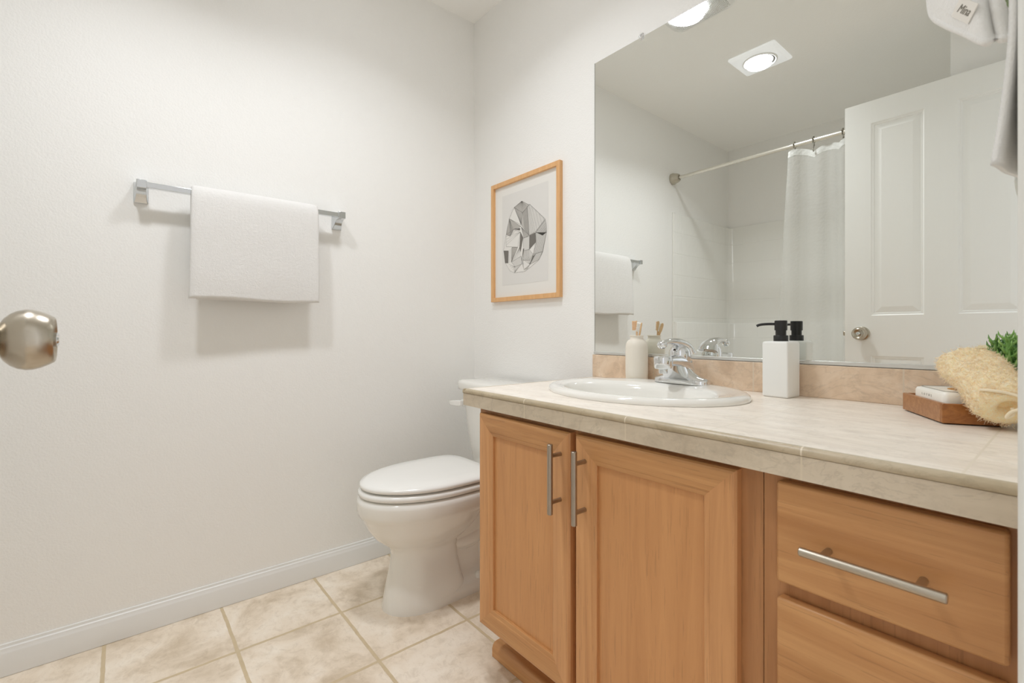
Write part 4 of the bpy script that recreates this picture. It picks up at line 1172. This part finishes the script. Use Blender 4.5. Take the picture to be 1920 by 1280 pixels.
PLX, PLY = 1.808, -0.056
plant = thing('potted_succulent', (PLX, PLY, CT), 'green finger-leaved succulent behind the loofah on the counter', 'plant')
b = NB(); lathe(b, [(0.0005, 0.0005), (0.022, 0.0005), (0.024, 0.003), (0.030, 0.050), (0.0305, 0.054), (0.0275, 0.054), (0.026, 0.046), (0.0005, 0.044)], (PLX, PLY, CT), (0, 0, 1), 36)
obj('pot', b, CERAM, plant)
random.seed(11)
stems = [(-0.013, -0.004, -0.012, -0.012, 0.146, LEAF), (-0.002, -0.010, -0.004, -0.018, 0.153, LEAF2), (0.010, -0.006, 0.006, -0.014, 0.151, LEAF2), (0.002, 0.008, 0.000, 0.008, 0.148, LEAF), (0.013, 0.008, 0.014, 0.010, 0.143, LEAF2), (-0.012, 0.008, -0.012, 0.010, 0.132, LEAF)]
for sx, sy, ex, ey, hh, mat in stems:
    b = NB()
    base = Vector((PLX + sx, PLY + sy, CT + 0.042)); tip = Vector((PLX + sx + ex * 0.7, PLY + sy + ey, CT + hh))
    ax = tip - base
    tube(b, [base, base.lerp(tip, 0.5), tip], [0.0055, 0.0050, 0.0030], 8)
    n = 40
    for i in range(n):
        u = (i + 0.5) / n; p = base.lerp(tip, u); a = i * 2.399 + sx * 50
        out = Vector((math.cos(a), math.sin(a), 0)); L_ = 0.0185 * (1 - 0.45 * u) + 0.003
        q = [p, p + out * L_ * 0.50 + Vector((0, 0, L_ * 0.12)), p + out * L_ * 0.85 + Vector((0, 0, L_ * 0.55)), p + out * L_ * 0.92 + Vector((0, 0, L_ * 1.05))]
        r_ = 0.0026 - 0.0007 * u
        tube(b, q, [r_, r_ * 1.15, r_ * 0.85, 0.0002], 6)
    obj('leafy_stem', b, mat, plant, smooth=60)

# ------------------------------------------------------------------ hand towel on a ring at the right wall
HX, HY, HZ = XR, -0.615, 1.450
ringt = thing('towel_ring', (HX, HY, HZ), 'chrome towel ring on the wall beside the doorway above the hand towel', 'towel ring')
b = NB(); lathe(b, [(0.0005, 0.0003), (0.026, 0.0003), (0.026, 0.006), (0.014, 0.010), (0.010, 0.030), (0.0005, 0.032)], (HX, HY, HZ + 0.07), (-1, 0, 0), 32)
obj('wall_post', b, CHROME2, ringt)
b = NB(); tube(b, [(HX - 0.026, HY + 0.075 * math.sin(t), HZ - 0.005 + 0.075 * math.cos(t)) for t in [2 * math.pi * i / 48 for i in range(49)]], 0.004, 12)
obj('ring', b, CHROME2, ringt)

hand = thing('hand_towel', (1.83, HY, 1.10), 'white hand towel gathered on the ring, tagged hem flaring over the counter', 'towel')
RB = HZ - 0.079
def cloth(b, fn, nu, nv, th):
    """thickened sheet from fn(u,v)->Vector"""
    F = [[fn(i / nu, j / nv) for i in range(nu + 1)] for j in range(nv + 1)]
    def nrm(j, i):
        a = F[j][min(i + 1, nu)] - F[j][max(i - 1, 0)]; c = F[min(j + 1, nv)][i] - F[max(j - 1, 0)][i]
        k = a.cross(c); return k.normalized() if k.length > 1e-12 else Vector((1, 0, 0))
    rings = []
    for j in range(nv + 1):
        up = [F[j][i] + nrm(j, i) * th / 2 for i in range(nu + 1)]; dn = [F[j][i] - nrm(j, i) * th / 2 for i in range(nu + 1)]
        rings.append(up + dn[::-1])
    loft(b, rings)
def tail(u, v):
    # the loose edge (u = 1) stands a little off the wall, the rest falls back against it
    z = RB + 0.006 - v * (RB + 0.006 - 1.098) + 0.010 * (1 - u) * v
    y_ = HY + 0.045 - u * (0.070 + 0.060 * v ** 0.7)
    k = max(0.0, (v - 0.5) / 0.5)
    edge = 1.8455 + 0.003 * math.sin(v * math.pi) - 0.0075 * k ** 1.6
    x = 1.8515 + (edge - 1.8515) * u ** 0.8 + 0.0008 * math.sin(u * 9) * v
    return Vector((x, y_, z))
b = NB(); cloth(b, tail, 50, 50, 0.005)
obj('long_layer', b, TERRY2, hand, smooth=180)
# flaring layer: gathered at the ring, its straight hem swings out from the wall, with two rounded lobes beside it
hem = catmull([(1.7730, -0.575, 1.3589), (1.7748, -0.580, 1.3371), (1.7789, -0.588, 1.3149), (1.7925, -0.605, 1.2910), (1.8094, -0.625, 1.2662), (1.8233, -0.640, 1.2451), (1.8294, -0.642, 1.2393), (1.8316, -0.632, 1.2471),
               (1.8340, -0.628, 1.2520), (1.8388, -0.640, 1.2394), (1.8424, -0.638, 1.2395), (1.8435, -0.628, 1.2500), (1.8474, -0.636, 1.2411), (1.8498, -0.626, 1.2505)], 6)
top_ = catmull([(1.815, -0.578, 1.405), (1.818, -0.590, 1.404), (1.822, -0.602, 1.401), (1.826, -0.610, 1.397), (1.832, -0.616, 1.390), (1.838, -0.618, 1.384), (1.844, -0.620, 1.378), (1.849, -0.622, 1.374)], 6)
def at_(L, u):
    k = u * (len(L) - 1); i = min(int(k), len(L) - 2); return L[i].lerp(L[i + 1], k - i)
def flare(u, v):
    p, q = at_(top_, u), at_(hem, u)
    o = p.lerp(q, v)
    bulge = math.sin(v * math.pi) * 0.016 * (1 - u) ** 0.8
    return o + Vector((-bulge * 0.9, -bulge * 0.25, bulge * 0.5))
b = NB(); cloth(b, flare, 90, 40, 0.0055)
fl_ = obj('flared_layer', b, TERRY2, hand, smooth=180)
b = NB(); tube(b, [tuple(p) for p in hem], 0.0040, 10); obj('hem', b, TERRY2, fl_, smooth=180)
TAGU, TAGV = 0.35, 0.80
# woven tag lying on the inner face of the flared layer, lettered
def tag_frame(u, v):
    o = flare(u, v); a = (flare(u + 0.02, v) - flare(u - 0.02, v)).normalized(); c = (flare(u, v + 0.02) - flare(u, v - 0.02)).normalized()
    n_ = a.cross(c).normalized()
    if n_.dot(Vector(CAM) - o) < 0: n_ = -n_
    return o, a, n_.cross(a).normalized(), n_
o, a, c, n_ = tag_frame(TAGU, TAGV)
if c.z < 0: c = -c
b = NB()
vs = []
for da, dc in ((-0.016, -0.009), (0.016, -0.009), (0.016, 0.009), (-0.016, 0.009)):
    for dn in (0.0030, 0.0038): vs.append(b.verts.new(o + a * da + c * dc + n_ * dn))
for f in ((0, 2, 4, 6), (1, 3, 5, 7), (0, 1, 3, 2), (2, 3, 5, 4), (4, 5, 7, 6), (6, 7, 1, 0)): b.faces.new([vs[k] for k in f])
tg = obj('woven_tag', b, TAGW, hand, label='white woven tag')
mt = Matrix.Identity(4)
for r_, vec in enumerate((a, c, n_)):
    for k in range(3): mt[k][r_] = vec[k]
for k in range(3): mt[k][3] = (o + n_ * 0.0040)[k]
text_mesh('Mina', 0.0110, TAGINK, mt, 'lettering', tg, 0.35)
# small sprig tucked into the gather
b = NB()
for k, (dx, dy, dz) in enumerate(((0.0, 0.0, 0.0), (0.006, -0.004, 0.006), (-0.004, 0.003, 0.009), (0.009, 0.002, -0.003))):
    p = Vector((1.8440 + dx * 0.25 + 0.0012, -0.660 + dy * 0.5, 1.2618 + dz * 0.6))
    loft(b, [[p + Vector((w_ * math.cos(t), w_ * math.sin(t) * 0.5, l_)) for t in [2 * math.pi * i / 8 for i in range(8)]] for w_, l_ in ((0.0003, -0.003), (0.0013, -0.001), (0.0017, 0.002), (0.0010, 0.005), (0.0003, 0.007))])
sp_ = obj('green_sprig', b, SPRIG, None, base=(1.8440, -0.660, 1.2618))
tag(sp_, 'tiny green leaf sprig tucked into the gathered hand towel', 'leaf sprig')
